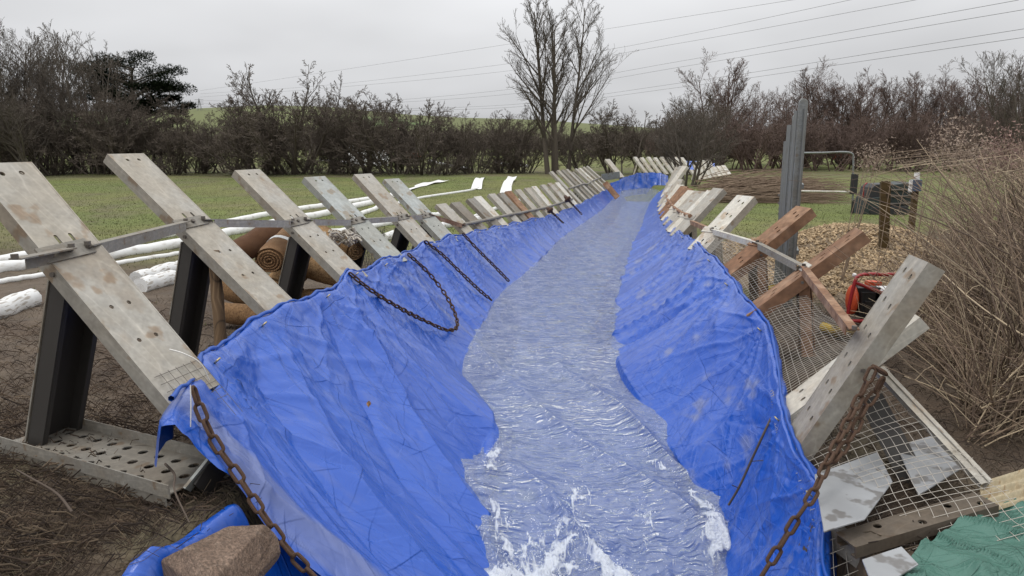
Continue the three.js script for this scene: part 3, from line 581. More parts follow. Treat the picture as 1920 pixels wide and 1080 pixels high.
// the smaller frames further along the left bank
const farL = [[827, 382], [854, 379], [883, 372], [895, 368], [922, 363], [939, 362], [953, 358], [971, 355], [988, 352], [1001, 349], [1018, 346], [1031, 343], [1044, 342], [1034, 321], [1047, 319], [1055, 318], [1063, 317], [1074, 322], [1080, 316], [1087, 314.6], [1094, 312.6], [1101, 311]];
const FFL = [];
farL.forEach(([u, v], i) => {
  const tall = i >= 13, D = tall ? lerp(19.0, 25.5, (i - 13) / 8) : lerp(11.3, 18.3, i / 12), len = tall ? 62 : lerp(64, 40, i / 12);
  const E = onRim(-1, u + len * .95, v + len * .98, .05), T = W(u, v, -E.z + .3);
  FFL.push(frame({ T, E, cf: tall ? .55 : .72, w: tall ? .26 : .24, mat: i === 6 ? M.rust : [M.steel, M.steel, M.dirtySteel, M.steelWhite][Math.floor(hash(i, 3, 2) * 4)], full: false, legOut: .25, ext: -.02, depth: .07, label: i === 6 ? 'rust brown frame among the small grey ones on the left bank' : tall ? `small far dam frame in the raised left-bank group, ${ORD[i - 13]} from its near end` : `low dam frame beyond the sixth tall left frame, ${ORD[i < 6 ? i : i - 1]} counted away from it`, group: 'smaller frames far along the left bank' }));
});
for (const [a, b, l] of [[0, 4, 'tie bar along the nearest low left-bank frames'], [4, 8, 'tie bar past the rust brown frame'], [8, 12, 'tie bar along the farthest low left-bank frames'], [13, 21, 'thin tie bar across the raised far left frames']]) {
  const p = FFL.slice(a, b + 1).map(f => f.C.clone().addScaledVector(f.n, .03));
  solo('tie_bar', l, 'tie bar', tubeGeo(smoothPath(p, 24), .028, 6), M.dirtySteel, 'far tie bars on the left bank');
}
tieBar(top(FL[5], .2), FFL[0].C.clone().addScaledVector(FFL[0].n, .02), M.rust, 'rusty tie bar from the sixth tall left frame to the low ones', 'tie bars on the left bank');
// right bank
const rightNear = [
  { T: [1398, 367, .3], E: [1312, 450], cf: .66, w: .3, m: 'steelWhite', h: 'pairs', label: 'pale grey dam frame standing alone before the grass on the right bank' },
  { T: [1507, 388, .1], E: [1352, 505], cf: .55, w: .29, m: 'rust', h: 'pairs', label: 'rusty brown dam frame in front of the tall steel sheets' },
  { T: [1611, 430, -.2], E: [1400, 572], cf: .47, w: .30, m: 'rust', h: 'pairs', label: 'larger rusty brown dam frame, nearest of the two brown ones' },
  { T: [1722, 484, -.1], E: [1488, 810], cf: .45, w: .27, m: 'steel', h: 'slots', label: 'nearest right dam frame, dirty white with rows of slots' },
];
const FR = rightNear.map((f, i) => { const E = onRim(1, f.E[0], f.E[1], .06); return frame({ T: W(f.T[0], f.T[1], -E.z + f.T[2]), E, ext: .03, cf: f.cf, w: f.w, mat: M[f.m], holes: f.h, depth: .1, label: f.label, group: 'frames on the right bank', collarMat: i === 2 ? M.steelWhite : M[f.m], legMat: f.m === 'rust' ? M.rust : M.steel, legOut: .1, plate: false, leg: i < 3, collar: i < 3 }); });
{ const E = onRim(1, 1472, 752, .08); frame({ T: W(1708, 585, -E.z - .1), E, ext: .0, cf: .5, w: .26, mat: M.steelWhite, holes: 'slots', pitch: .24, depth: .09, label: 'clean pale dam frame crossing behind the nearest right one', group: 'frames on the right bank', collar: false, plate: false, leg: false, legOut: .1 }); }
const rl = ['rust brown tie bar between the far low frames and the lone pale frame', 'pale tie bar from the lone pale frame to the brown frame', 'rusty tie bar joining the two brown frames', 'bent brown tie bar running down to the nearest right frame'];
{
  const p = [W(1288, 410, 12.2), top(FR[0]), top(FR[1]), top(FR[2]), W(1602, 618, 3.95)];
  for (let k = 0; k < 4; k++) tieBar(p[k], p[k + 1], [M.rust, M.steelWhite, M.dirtySteel, M.rust][k], rl[k], 'tie bars on the right bank');
}
const farR = [[1347, 353, 11.6, 70], [1335, 357, 12.3, 60], [1327, 360, 12.9, 55], [1310, 358, 13.8, 58], [1297, 357, 14.8, 52], [1291, 353, 15.6, 55], [1283, 349, 16.6, 52], [1276, 346, 17.6, 50], [1274, 340, 18.8, 44], [1276, 336, 20, 40], [1284, 311, 21.5, 50], [1278, 311, 22.8, 46], [1271, 313, 24, 40]];
const FFR = farR.map(([u, v, D, len], i) => { const E = onRim(1, u - len * .98, v + len * .98); return frame({ T: W(u, v, -E.z + .2), E, cf: .66, w: .28, mat: i === 5 || i === 6 ? M.rust : i % 3 === 1 ? M.steelWhite : M.steel, full: false, legOut: .1, ext: .08, depth: .1, collar: true, label: `close-set dam frame on the far right bank, ${ORD[i]} behind the lone pale frame`, group: 'close-set frames on the far right bank' }); });
solo('tie_bar', 'rusty tie bar threading the close-set frames on the far right bank', 'tie bar', tubeGeo(smoothPath(FFR.slice(0, 10).map(f => f.C.clone().addScaledVector(f.n, .03)), 30), .035, 6), M.rust);
// second dam beyond the hedge gap
for (let i = 0; i < 8; i++) frame({ T: W(1191 + i * 12.5, 294 + (i % 2), 41), E: W(1211 + i * 12.5, 321, 40.5), cf: .3, w: .28, mat: M.steelWhite, full: false, ext: .2, legOut: .3, depth: .1, label: `tiny pale frame of the distant dam beyond the bend, ${ORD[i]} from its left end`, group: 'frames of the distant dam' });
for (let i = 0; i < 7; i++) frame({ T: W(1302 + i * 9, 303 - i * 1.2 + (i > 3 ? 14 : 0), 38), E: W(1312 + i * 9, 330 - i, 37.5), cf: .4, w: .22, mat: M.steelWhite, full: false, ext: .2, legOut: .3, depth: .1, label: `tiny pale frame behind the dark tree stems at the bend, ${ORD[i]} from the left`, group: 'distant frames behind the stems' });
for (const [a, b, c, d, l] of [[1288, 302, 1312, 318, 'small blue tarpaulin patch left of the dark stems far away'], [1324, 306, 1340, 322, 'small blue tarpaulin patch right of the dark stems far away']]) {
  const g = grid(14, 10, (i, j) => { const p = W(lerp(a, c, i / 14), lerp(b, d, j / 10), 40 + j * .12 * -1); p.z += .15 * (ridge(i * .8, j * .2, 600) - .5); return p; }, null, (i, j, q) => tarpColour(q.x, q.y, 3));
  solo('blue_tarpaulin', l, 'tarpaulin', g, M.tarp);
}
solo('leaning_beam', 'grey steel beam leaning at the far bend of the channel', 'beam', bar(W(1138, 300, 33.5), W(1166, 334, 32.5), V3(1, 0, -.4), .26, .1), M.steel);
solo('steel_sheet', 'flat grey sheet wedged behind the far tarpaulin', 'sheet', bar(W(1128, 333, 32), W(1162, 328, 32.4), UP, .3, .02), M.galv);
solo('rusty_plank', 'orange rusty plank lying down the far tarpaulin to the water', 'plank', bar(W(1134, 344, 26.5).add(V3(0, .03, 0)), W(1158, 371, 26.2), V3(1, 0, .1), .2, .04), M.rust);

// ---------------------------------------------------------------- chains
function linkGeo(L, Wd, r) {
  const pts = [], hl = (L - Wd) / 2, R = Wd / 2 - r;
  for (let k = 0; k < 20; k++) { const a = k / 20 * Math.PI * 2, c = Math.cos(a), s = Math.sin(a); pts.push(V3(c * R + Math.sign(c) * (hl), s * R, 0)); }
  const curve = new THREE.CatmullRomCurve3(pts, true, 'catmullrom', .3); return new THREE.TubeGeometry(curve, 22, r, 6, true);
}
function chain(label, path, L, Wd, r, mat, group) {
  const g = linkGeo(L, Wd, r), curve = new THREE.CatmullRomCurve3(path, false, 'centripetal'), len = curve.getLength(), step = L - 2.6 * r, n = Math.floor(len / step);
  const th = thing('chain', label, 'chain', path[path.length - 1], group);
  for (let k = 0; k < n; k++) {
    const t = (k + .5) / n, p = curve.getPointAt(t), X = curve.getTangentAt(t); let Y = V3().crossVectors(UP, X).normalize(), Z = V3().crossVectors(X, Y);
    const m = shadow(new THREE.Mesh(g, mat)); m.name = 'link'; const roll = (k % 2 ? Math.PI / 4 : -Math.PI / 4) + (hash(k, 9, 4) - .5) * .5;
    m.quaternion.setFromRotationMatrix(new THREE.Matrix4().makeBasis(X, Y, Z)).multiply(new THREE.Quaternion().setFromAxisAngle(V3(1, 0, 0), roll));
    m.position.copy(p).sub(th.position); th.add(m);
  }
}
chain('heavy rusty chain hanging from the nearest left frame past the rock', [W(362, 726, 3.02), W(378, 775, 2.98), W(405, 832, 2.93), W(445, 890, 2.88), W(490, 960, 2.8), W(540, 1030, 2.73), W(600, 1092, 2.66)], .098, .052, .0085, M.chain, 'rusty chains');
chain('rusty chain loop sagging between the third and fourth left frames', [[655, 512], [690, 540], [740, 572], [800, 603], [840, 619], [857, 612], [850, 580], [830, 545], [800, 508], [765, 476]].map(p => onTarp(p[0], p[1], .05)), .08, .05, .0086, M.chainDark, 'dark rusty chains on the left slope');
chain('rusty chain running down the left slope into the water, below the fifth frame', [[797, 452], [830, 478], [865, 512], [900, 545], [922, 563]].map(p => onTarp(p[0], p[1], .05)), .085, .053, .009, M.chainDark, 'dark rusty chains on the left slope');
chain('rusty chain down the left slope, just beyond the sixth tall frame', [[868, 438], [895, 467], [925, 497], [954, 527]].map(p => onTarp(p[0], p[1], .05)), .09, .056, .0095, M.chainDark, 'dark rusty chains on the left slope');
chain('thin far chain on the left slope, nearest of the far pair', [[1031, 394], [1042, 405], [1056, 418]].map(p => onTarp(p[0], p[1], .06)), .1, .06, .011, M.chainDark, 'dark rusty chains on the left slope');
chain('thin far chain on the left slope, farther of the far pair', [[1064, 373], [1076, 386], [1091, 402]].map(p => onTarp(p[0], p[1], .06)), .1, .06, .011, M.chainDark, 'dark rusty chains on the left slope');
chain('heavy rusty chain hanging over the wire mesh and right tarpaulin', [W(1638, 690, 3.75), W(1612, 745, 3.7), W(1585, 800, 3.58), W(1552, 865, 3.4), W(1525, 925, 3.26), W(1492, 975, 3.2), W(1462, 1025, 3.15), W(1425, 1085, 3.1)], .105, .056, .0095, M.chain, 'rusty chains');
chain('doubled rusty chain strand looped at the end of the nearest right frame', [W(1636, 688, 3.78), W(1655, 700, 3.72), W(1645, 730, 3.72), W(1622, 765, 3.68), W(1598, 815, 3.58), W(1562, 868, 3.42)], .105, .056, .0095, M.chain, 'rusty chains');

// ---------------------------------------------------------------- things on the left
{ // rock
  let g = mergeVertices(new THREE.IcosahedronGeometry(1, 24).deleteAttribute('normal').deleteAttribute('uv')); const p = g.attributes.position, uv = [];
  const planes = []; const R = mulberry(5); for (let k = 0; k < 13; k++) { const d = V3(R() - .5, R() - .5, R() - .5).normalize(); planes.push([d, .62 + R() * .3]); }
  planes.push([V3(.2, 1, .35).normalize(), .6], [V3(.75, .25, .6).normalize(), .7], [V3(-.4, .9, .5).normalize(), .72]);
  for (let i = 0; i < p.count; i++) {
    const d = V3().fromBufferAttribute(p, i).normalize(); let r = 1; for (const [n, h] of planes) { const c = d.dot(n); if (c > .05) r = Math.min(r, h / c); }
    r += .05 * (fbm(d.x * 3 + 5, d.y * 3 + d.z * 2, 4, 610) - .5) + .025 * (fbm(d.x * 9 + 5, d.z * 9 + d.y * 7, 3, 613) - .5); d.multiplyScalar(r); p.setXYZ(i, d.x * .225, d.y * .16, d.z * .15); uv.push(d.x * .9 + d.y * .3, d.z * .9 + d.y * .8);
  }
  g.setAttribute('uv', new THREE.Float32BufferAttribute(uv, 2)); g.computeVertexNormals(); g.rotateZ(.22); g.rotateY(.35);
  const c = W(412, 1060, 2.52); g.translate(c.x, Math.max(c.y, apronBase(c.x, 2.52) + .09), c.z);
  solo('rock', 'brown angular rock lying on the blue flap at the lower left', 'rock', g, M.rock);
}
{ // wooden stake
  const b = W(410, 650, 4.95), t = W(400, 470, 5.15); b.y = landY(b.x, -b.z) - .1;
  const pts = smoothPath([b, b.clone().lerp(t, .5).add(V3(.01, 0, 0)), t], 10), g = new Geo().tube(pts, pts.map((q, k) => .046 - .0006 * k + .003 * Math.sin(k * 2)), 12, true).geo();
  const u = g.attributes.uv; for (let i = 0; i < u.count; i++) u.setXY(i, u.getX(i) * 3, u.getY(i) * .8);
  solo('wooden_stake', 'round wooden stake standing behind the second left frame', 'stake', g, M.wood);
}
function roll(name, label, a, b, r, mat, spiral, bandMat) {
  const n = 26, m = 20, d = V3().subVectors(b, a), seed = Math.floor(a.x * 100 + b.z * 70);
  const X = d.clone().normalize(), Y = V3().crossVectors(UP, X).normalize(), Z = V3().crossVectors(X, Y);
  const rad = (t, an) => r * (1 + .10 * (fbm(t * 5 + seed, Math.cos(an) * 1.2 + Math.sin(an) * 1.7 + 4, 3, 620) - .5) * 2) * (1 - .1 * Math.pow(Math.abs(2 * t - 1), 4));
  const pt = (t, an, k = 1) => a.clone().addScaledVector(d, t).addScaledVector(UP, -.05 * r * Math.sin(t * 7)).addScaledVector(Y, Math.cos(an) * rad(t, an) * k).addScaledVector(Z, Math.sin(an) * rad(t, an) * k * .88);
  const th = thing(name, label, 'roll', V3((a.x + b.x) / 2, Math.min(a.y, b.y) - r, (a.z + b.z) / 2), 'rolls of matting behind the left frames');
  const L = d.length();
  part(th, 'sheet', grid(n, m, (i, j) => pt(i / n, j / m * Math.PI * 2), (i, j) => [i / n * L * 2.5, j / m * 6.28 * r * 2.5]), mat);
  for (const e of [0, 1]) { // wound end
    const g = new Geo(), turns = 4, q = []; for (let k = 0; k <= 90; k++) { const an = k / 90 * turns * 6.283, rr_ = .12 + .84 * k / 90; const p = pt(e, an, rr_ * (.96)).addScaledVector(X, (e ? 1 : -1) * (.012 + .03 * (1 - rr_) * Math.sin(k) * .3)); q.push(p); }
    g.tube(q, r * .065, 5); part(th, 'wound_end', g.geo(), mat);
    part(th, 'core', grid(4, m, (i, j) => pt(e, (e ? 1 : -1) * j / m * Math.PI * 2, (1 - i / 4) * .98).addScaledVector(X, (e ? -1 : 1) * .02), (i, j) => [i * .1, j * .1]), mat);
  }
  if (bandMat) { const g = grid(4, m, (i, j) => pt(.36 + i / 4 * .07, j / m * Math.PI * 2, 1.02)); part(th, 'band', g, bandMat); }
  return th;
}
roll('burlap_roll', 'tan burlap roll with a white band, lying on the matting pile', W(505, 488, 6.75), W(560, 440, 7.5), .155, M.burlap, true, M.white);
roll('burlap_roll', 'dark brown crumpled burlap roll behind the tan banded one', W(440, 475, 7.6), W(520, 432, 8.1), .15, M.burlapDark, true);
roll('matting_roll', 'fuzzy straw matting roll bulging between the second and third frames', W(520, 540, 7.0), W(600, 450, 7.6), .17, M.matting, true);
roll('matting_roll', 'light straw matting roll right of the third frame leg', W(560, 495, 7.3), W(668, 525, 7.1), .135, M.matting, true);
roll('matting_roll', 'lower straw matting roll right of the third frame leg', W(540, 562, 7.25), W(665, 568, 7.05), .14, M.matting, true);
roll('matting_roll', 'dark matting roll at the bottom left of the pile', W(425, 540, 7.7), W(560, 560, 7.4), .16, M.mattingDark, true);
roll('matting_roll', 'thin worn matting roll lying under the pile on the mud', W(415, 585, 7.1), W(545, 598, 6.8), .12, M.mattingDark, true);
roll('matting_roll', 'pale matting roll at the back of the pile beside the netting', W(600, 440, 8.2), W(665, 470, 7.9), .14, M.matting, true);
{ // heap of white rags / roots on the pile
  const g = new Geo(), R = mulberry(17), c = W(640, 452, 7.7);
  for (let k = 0; k < 60; k++) { const p = c.clone().add(V3((R() - .5) * .35, R() * .12 - .04, (R() - .5) * .3)), q = p.clone().add(V3((R() - .5) * .25, (R() - .3) * .08, (R() - .5) * .2)); g.tube([p, p.clone().lerp(q, .5).add(V3(0, .03, 0)), q], .008 + R() * .012, 5, true); }
  solo('rag_heap', 'tangle of off-white ties and rags on top of the matting', 'rags', g.geo(), M.rag);
}
{ // roll of black netting
  const g = new Geo(), c = W(697, 466, 8.9), h = .46, r = .15;
  for (let k = 0; k < 26; k++) { const an = k / 26 * 6.283; g.tube([0, .25, .5, .75, 1].map(t => c.clone().add(V3(Math.cos(an + t * .6) * r * (1 + .1 * Math.sin(k + t * 5)), (t - .5) * h, Math.sin(an + t * .6) * r))), .003, 3); }
  for (let k = 0; k < 12; k++) { const y = (k / 11 - .5) * h, q = []; for (let s = 0; s <= 20; s++) { const an = s / 20 * 6.283; q.push(c.clone().add(V3(Math.cos(an) * r * (1 + .06 * Math.sin(an * 3 + k)), y + .01 * Math.sin(an * 2 + k), Math.sin(an) * r))); } g.tube(q, .003, 3); }
  solo('netting_roll', 'upright roll of fine dark netting between the third and fourth frames', 'netting', g.geo(), M.bolt);
}
// white layflat hoses across the field
const hoses = [
  [[[-260, 526], [-30, 493], [90, 476], [199, 461], [354, 431], [478, 406], [610, 385], [700, 372], [745, 363]], .085, 'hose', 'white hose farthest across the field, the upper one past the left frames'],
  [[[-260, 548], [-30, 510], [66, 494], [217, 477], [368, 449], [439, 434], [520, 417], [600, 402], [660, 388], [705, 377], [745, 364]], .1, 'hose', 'white hose just below the uppermost one in the field'],
  [[[-260, 570], [-30, 533], [66, 518], [140, 506], [235, 491], [362, 471], [440, 458]], .04, 'hose', 'thin white hose crossing behind the two nearest left frames'],
  [[[255, 523], [300, 509], [350, 496], [420, 482]], .1, 'hoseMuddy', 'short muddy white hose behind the nearest frame, the upper of two'],
  [[[262, 537], [300, 527], [345, 517], [430, 500]], .11, 'hoseMuddy', 'short muddy white hose behind the nearest frame, the lower of two'],
  [[[-220, 640], [-20, 586], [20, 574], [60, 560]], .12, 'hoseMuddy', 'mud-spattered white hose end at the left photo edge'],
  [[[620, 436], [660, 430], [720, 420], [789, 408], [850, 396]], .075, 'hose', 'white hose passing behind the fourth and fifth frames'],
  [[[720, 446], [770, 436], [847, 421], [905, 410]], .09, 'hoseMuddy', 'white hose lying close behind the sixth frame'],
  [[[676, 401], [700, 393], [716, 384], [724, 380]], .07, 'hose', 'short white hose with a coupling between the fourth and fifth frames'],
  [[[725, 386], [763, 377], [790, 371], [881, 357], [897, 352]], .05, 'hose', 'thin white hose running far over the grass toward the hedge'],
  [[[850, 420], [900, 403], [960, 380], [985, 372]], .06, 'hoseMuddy', 'broken white hose behind the low left-bank frames'],
];
for (const [pts, r, m, label] of hoses) {
  const P = smoothPath(pts.map(p => onLand(p[0], p[1], r * .6)), 60); for (const q of P) q.y = landY(q.x, -q.z) + r * .55;
  const g = new Geo().tube(P, P.map((q, k) => r * (1 + .05 * (vnoise(k * .4, r * 100, 630) - .5))), 10, true).geo(); g.translate(0, 0, 0);
  const u = g.attributes.uv; for (let i = 0; i < u.count; i++) u.setXY(i, u.getX(i) * 1.6, u.getY(i) * .35);
  solo('layflat_hose', label, 'hose', g, M[m], 'white hoses laid over the field');
}
// flat strips hung up the hedge bank
for (const [a, b, c, w, l] of [[[742, 365], [800, 355], [832, 338], .55, 'white flat hose strip curling up to the hedge, leftmost of three'], [[893, 354], [900, 347], [908, 334], .45, 'short white flat strip at the hedge foot, middle of three'], [[948, 362], [953, 350], [961, 331], .45, 'tall white flat strip at the hedge foot, rightmost of three']]) {
  const A = onLand(a[0], a[1], .04), D1 = -A.z, B = W(b[0], b[1], Math.min(44, D1 * 1.25)), C = W(c[0], c[1], Math.min(46, D1 * 1.32)); B.y = Math.max(B.y, landY(B.x, -B.z) + .05);
  const P = smoothPath([A, B, C], 20), g = grid(20, 6, (i, j) => P[i].clone().add(V3((j / 6 - .5) * w * (i < 8 && a[0] === 742 ? .45 : 1), .02 * Math.sin(j + i * .7), .03 * Math.sin(i))));
  solo('white_strip', l, 'hose', g, M.hose, 'white strips at the hedge foot');
}
// cords at the near tie
solo('string_length', 'white cord end sticking from the nearest left frame above the chain', 'cord', tubeGeo(smoothPath([W(318, 655, 2.98), W(345, 663, 2.96), W(375, 680, 2.97), W(392, 712, 3.0)], 14), .0028, 5), M.cord);
solo('string_length', 'white cable tie hanging straight down beside the near chain', 'cord', tubeGeo(smoothPath([W(357, 722, 2.97), W(358, 760, 2.95), W(357, 812, 2.94)], 8), .0026, 5), M.cord);
{ // scrap of mesh showing on the nearest beam
  const g = new Geo(), f = FL[0], o = f.T.clone().addScaledVector(f.dir, f.T.distanceTo(W(372, 712, 3.05)) - .02).addScaledVector(f.n, .012);
  for (let k = -2; k <= 3; k++) { g.tube([o.clone().addScaledVector(f.dir, k * .045 - .1).addScaledVector(f.Y, -.14), o.clone().addScaledVector(f.dir, k * .045 - .1).addScaledVector(f.Y, .15)], .0016, 4); g.tube([o.clone().addScaledVector(f.Y, k * .05).addScaledVector(f.dir, -.2), o.clone().addScaledVector(f.Y, k * .05).addScaledVector(f.dir, .15)], .0016, 4); }
  solo('wire_mesh', 'scrap of wire mesh on the foot of the nearest left frame', 'wire mesh', g.geo(), M.bolt);
}

// ---------------------------------------------------------------- right bank: wire mesh laid on the frames
function meshPanel(label, rowsIn, nAcross, pitch) {
  // rowsIn: [inner point, outer point] pairs along the bank
  const I = new THREE.CatmullRomCurve3(rowsIn.map(r => r[0]), false, 'centripetal'), O = new THREE.CatmullRomCurve3(rowsIn.map(r => r[1]), false, 'centripetal');
  const at = (s, t) => { const p = I.getPoint(s).lerp(O.getPoint(s), t); p.y += .03 * Math.sin(t * 3.1) + .012 * Math.sin(s * 40); return p; };
  const L = I.getLength(), n = Math.round(L / pitch), th = thing('wire_mesh', label, 'wire mesh', rowsIn[0][0], 'wire mesh on the right bank');
  const g1 = new Geo(), g2 = new Geo();
  for (let k = 0; k <= nAcross; k++) { const q = []; for (let i = 0; i <= 60; i++) q.push(at(i / 60, k / nAcross)); g1.tube(q, .0017, 4); }
  for (let k = 0; k <= n; k++) { const q = []; for (let i = 0; i <= 10; i++) { const p = at(k / n, -.03 + i / 10 * 1.06); p.y += .003; q.push(p); } g2.tube(q, .0017, 4); }
  const a = part(th, 'long_wires', g1.geo(), M.wire), b = part(th, 'cross_wires', g2.geo(), M.wire);
  a.userData.kind = 'stuff'; b.userData.kind = 'stuff';
}
const rimR = (D, out = 0, up = 0) => { const c = chan(D); return V3(c.xr + out, c.yr + up, -D); };
meshPanel('wire mesh panel behind the right tarpaulin edge, under the brown frames', [
  [rimR(9.6, -.02, -.10), W(1332, 432, 9.5)], [rimR(8.2, -.02, -.10), W(1378, 447, 8.3)], [rimR(7.0, -.02, -.10), W(1450, 497, 6.9)], [rimR(6.1, -.02, -.10), W(1510, 558, 5.9)], [rimR(5.4, -.02, -.10), W(1570, 610, 5.2)], [rimR(4.7, -.02, -.10), W(1625, 655, 4.65)], [rimR(4.2, -.02, -.10), W(1662, 702, 4.15)]], 11, .052);
meshPanel('near wire mesh panel hanging over the pale plates and green sheet', [
  [rimR(4.45, -.0, -.10), W(1640, 682, 4.35)], [rimR(4.1, -.0, -.10), W(1690, 735, 4.0)], [rimR(3.7, -.0, -.10), W(1770, 820, 3.65)], [rimR(3.35, -.0, -.10), W(1850, 900, 3.35)], [rimR(3.0, .02, -.1), W(1945, 985, 3.05)], [rimR(2.6, .06, -.08), W(2080, 1120, 2.7)]], 15, .058);
// steel laid under the mesh
solo('steel_angle', 'beige steel angle sloping down from the nearest right frame', 'beam', merge([bar(W(1648, 690, 4.1), W(1850, 905, 3.4), V3(1, .2, .2), .06, .01), bar(W(1648, 697, 4.1), W(1850, 913, 3.4), UP, .07, .008)]), M.steel);
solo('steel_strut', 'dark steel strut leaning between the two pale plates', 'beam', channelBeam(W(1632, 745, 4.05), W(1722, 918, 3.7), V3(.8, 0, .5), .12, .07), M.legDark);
solo('steel_strut', 'short dirty steel foot below the lower pale plate', 'beam', bar(W(1545, 990, 3.35), W(1620, 1045, 3.1), UP, .12, .05), M.dirtySteel);
function quadPlate(pts, t = .006) {
  const s = new THREE.Shape(); const o = pts[0], X = V3().subVectors(pts[1], o).normalize(), N = V3().crossVectors(X, V3().subVectors(pts[3], o)).normalize(); if (N.y < 0) N.negate(); const Y = V3().crossVectors(N, X);
  pts.forEach((p, k) => { const d = V3().subVectors(p, o), x = d.dot(X), y = d.dot(Y); k ? s.lineTo(x, y) : s.moveTo(x, y); }); s.closePath();
  const g = new THREE.ExtrudeGeometry(s, { depth: t, bevelEnabled: true, bevelSize: .003, bevelThickness: .002, bevelSegments: 1 }); g.applyMatrix4(new THREE.Matrix4().makeBasis(X, Y, N).setPosition(o)); return g;
}
const flat = (u, v, y) => { const r = ray(u, v), s = (y - CY) / r.y; return V3(r.x * s, y, r.z * s); };
solo('pale_plate', 'pale grey plate under the mesh, larger one nearest the blue tarpaulin', 'plate', quadPlate([flat(1528, 892, .27), flat(1645, 850, .27), flat(1672, 905, .27), flat(1620, 975, .27), flat(1545, 998, .27)]), M.plate, 'pale plates under the mesh');
solo('pale_plate', 'pale grey plate under the mesh, right of the dark strut', 'plate', quadPlate([flat(1682, 838, .28), flat(1762, 815, .28), flat(1800, 880, .28), flat(1722, 930, .28)]), M.plate, 'pale plates under the mesh');
solo('pale_plate', 'small pale plate corner beside the green sheet at the bottom', 'plate', quadPlate([flat(1618, 1052, .27), flat(1690, 1028, .27), flat(1720, 1060, .27), flat(1640, 1110, .27)]), M.plate, 'pale plates under the mesh');
solo('foot_channel', 'muddy perforated channel lying between the plates and the green sheet', 'beam', channelBeam(W(1585, 1012, 3.1), W(1850, 935, 3.3), V3(.3, 0, 1), .12, .06, [[.2, .03, .02], [.4, -.03, .02], [.6, .03, .02], [.75, -.02, .02]]), M.mudSteel);
{ // beige corrugated sheet
  const g = grid(40, 24, (i, j) => { const p = flat(lerp(1838, 1990, i / 40), lerp(905, 858, i / 40) + lerp(0, 62, j / 24), .3 - j / 24 * .05); p.y += .014 * Math.sin(j / 24 * Math.PI * 2 * 3.5); return p; }, (i, j) => [i * .03, j * .02]);
  solo('corrugated_sheet', 'beige corrugated sheet edge at the lower right', 'sheet', g, new THREE.MeshStandardMaterial({ map: steelTex, color: lin(1.05, .92, .66), roughness: .7 }));
}
{ // green tarp
  const g = grid(90, 70, (i, j) => {
    const a = i / 90, b = j / 70, u0 = lerp(1600, 1790, b) + 0, u = lerp(lerp(1590, 1830, 1 - b), 2060, a), v = lerp(lerp(955, 905, a), 1150, b);
    const p = flat(u, v, .22); p.y += .05 * Math.pow(ridge(p.x * 3 + p.z * 2, p.z * 3, 640), 4) + .06 * (fbm(p.x * 4, p.z * 4, 3, 643) - .5) + .03 * Math.pow(ridge(p.x * 8 - p.z * 6, p.z * 5, 646), 5); return p;
  }, (i, j, q) => [q.x, q.z]);
  solo('green_tarpaulin', 'crumpled dark green sheet under the mesh at the bottom right', 'tarpaulin', g, M.greenTarp);
}
// stick lying on the right slope
solo('dry_stick', 'long dark stick lying down the right tarpaulin', 'stick', (() => { const p = [[1466, 745], [1438, 800], [1408, 865], [1385, 915], [1366, 947]].map(q => onTarp(q[0], q[1], .03)); const g = new Geo(); g.tube(smoothPath(p, 16), .0075, 6, true); g.tube([p[2], p[2].clone().add(V3(.07, .02, .03))], .003, 4); g.tube([p[3], p[3].clone().add(V3(-.05, .03, .02))], .003, 4); return g.geo(); })(), M.twig);
// wilted leaf on the left slope and one in the water
for (const [u, v, r, l] of [[692, 758, .022, 'small brown leaf stuck on the left blue slope']]) { const c = onTarp(u, v, .03), g = grid(8, 4, (i, j) => { const t = i / 8, w = Math.sin(Math.PI * t) * (j / 4 - .5); return V3(c.x + w * r * 1.4, c.y + (t - .5) * r * 1.6 + .004 * Math.abs(j - 2), c.z - (t - .5) * r * 1.2 + .01); }); solo('dead_leaf', l, 'leaf', g, M.burlap); }

// ---------------------------------------------------------------- right bank: fence sheets, gate, machine, pump
{
  const th = thing('sheet_fence', 'row of tall galvanised steel sheets standing edge-on behind the brown frames', 'fence', V3(W(1502, 540, 8.2).x, .1, -8.2));
  const rows = [[1506, 186, 8.1, .085, .1], [1494, 214, 8.6, .085, .15], [1487, 246, 9.1, .06, .2], [1482, 274, 9.9, .03, .1], [1478.5, 284, 10.7, .03, .1], [1475.5, 290, 11.5, .03, .1]];
  for (const [u, v, D, w, dep] of rows) {
    const t = W(u, v, D), y0 = landY(t.x, D) - .2, H = t.y - y0, s = new THREE.Shape();
    s.moveTo(-w / 2, 0); s.lineTo(w / 2, 0); s.lineTo(w / 2, H - w * .5); s.absarc(0, H - w * .5, w / 2, 0, Math.PI, false); s.closePath();
    const web = new THREE.ExtrudeGeometry(s, { depth: .02, bevelEnabled: true, bevelSize: .006, bevelThickness: .006, bevelSegments: 2 });
    const rib = new THREE.BoxGeometry(.02, H - .12, dep); rib.translate(-w * .5 - .004, (H - .12) / 2, -dep / 2); const rib2 = new THREE.BoxGeometry(.018, H - .1, .05); rib2.translate(w * .18, (H - .1) / 2, .03);
    const g = merge([web, rib, rib2]); const uv = g.attributes.uv; for (let i = 0; i < uv.count; i++) uv.setXY(i, uv.getX(i) * .9 + u * .13, uv.getY(i) * .9);
    g.rotateY(-.06); g.translate(t.x, y0, t.z); part(th, 'sheet', g, M.galv);
  }
  for (const y of [.75, 1.5]) part(th, 'rail', bar(W(1500, 400, 8.3).setY(y), W(1476, 400, 11.5).setY(y), UP, .05, .04), M.galv);
  for (const v of [366, 381, 392, 401]) part(th, 'bolt', bar(W(1459 + (v % 5), v, 9.6), W(1484, v, 9.6), UP, .03, .06), M.bolt);
}
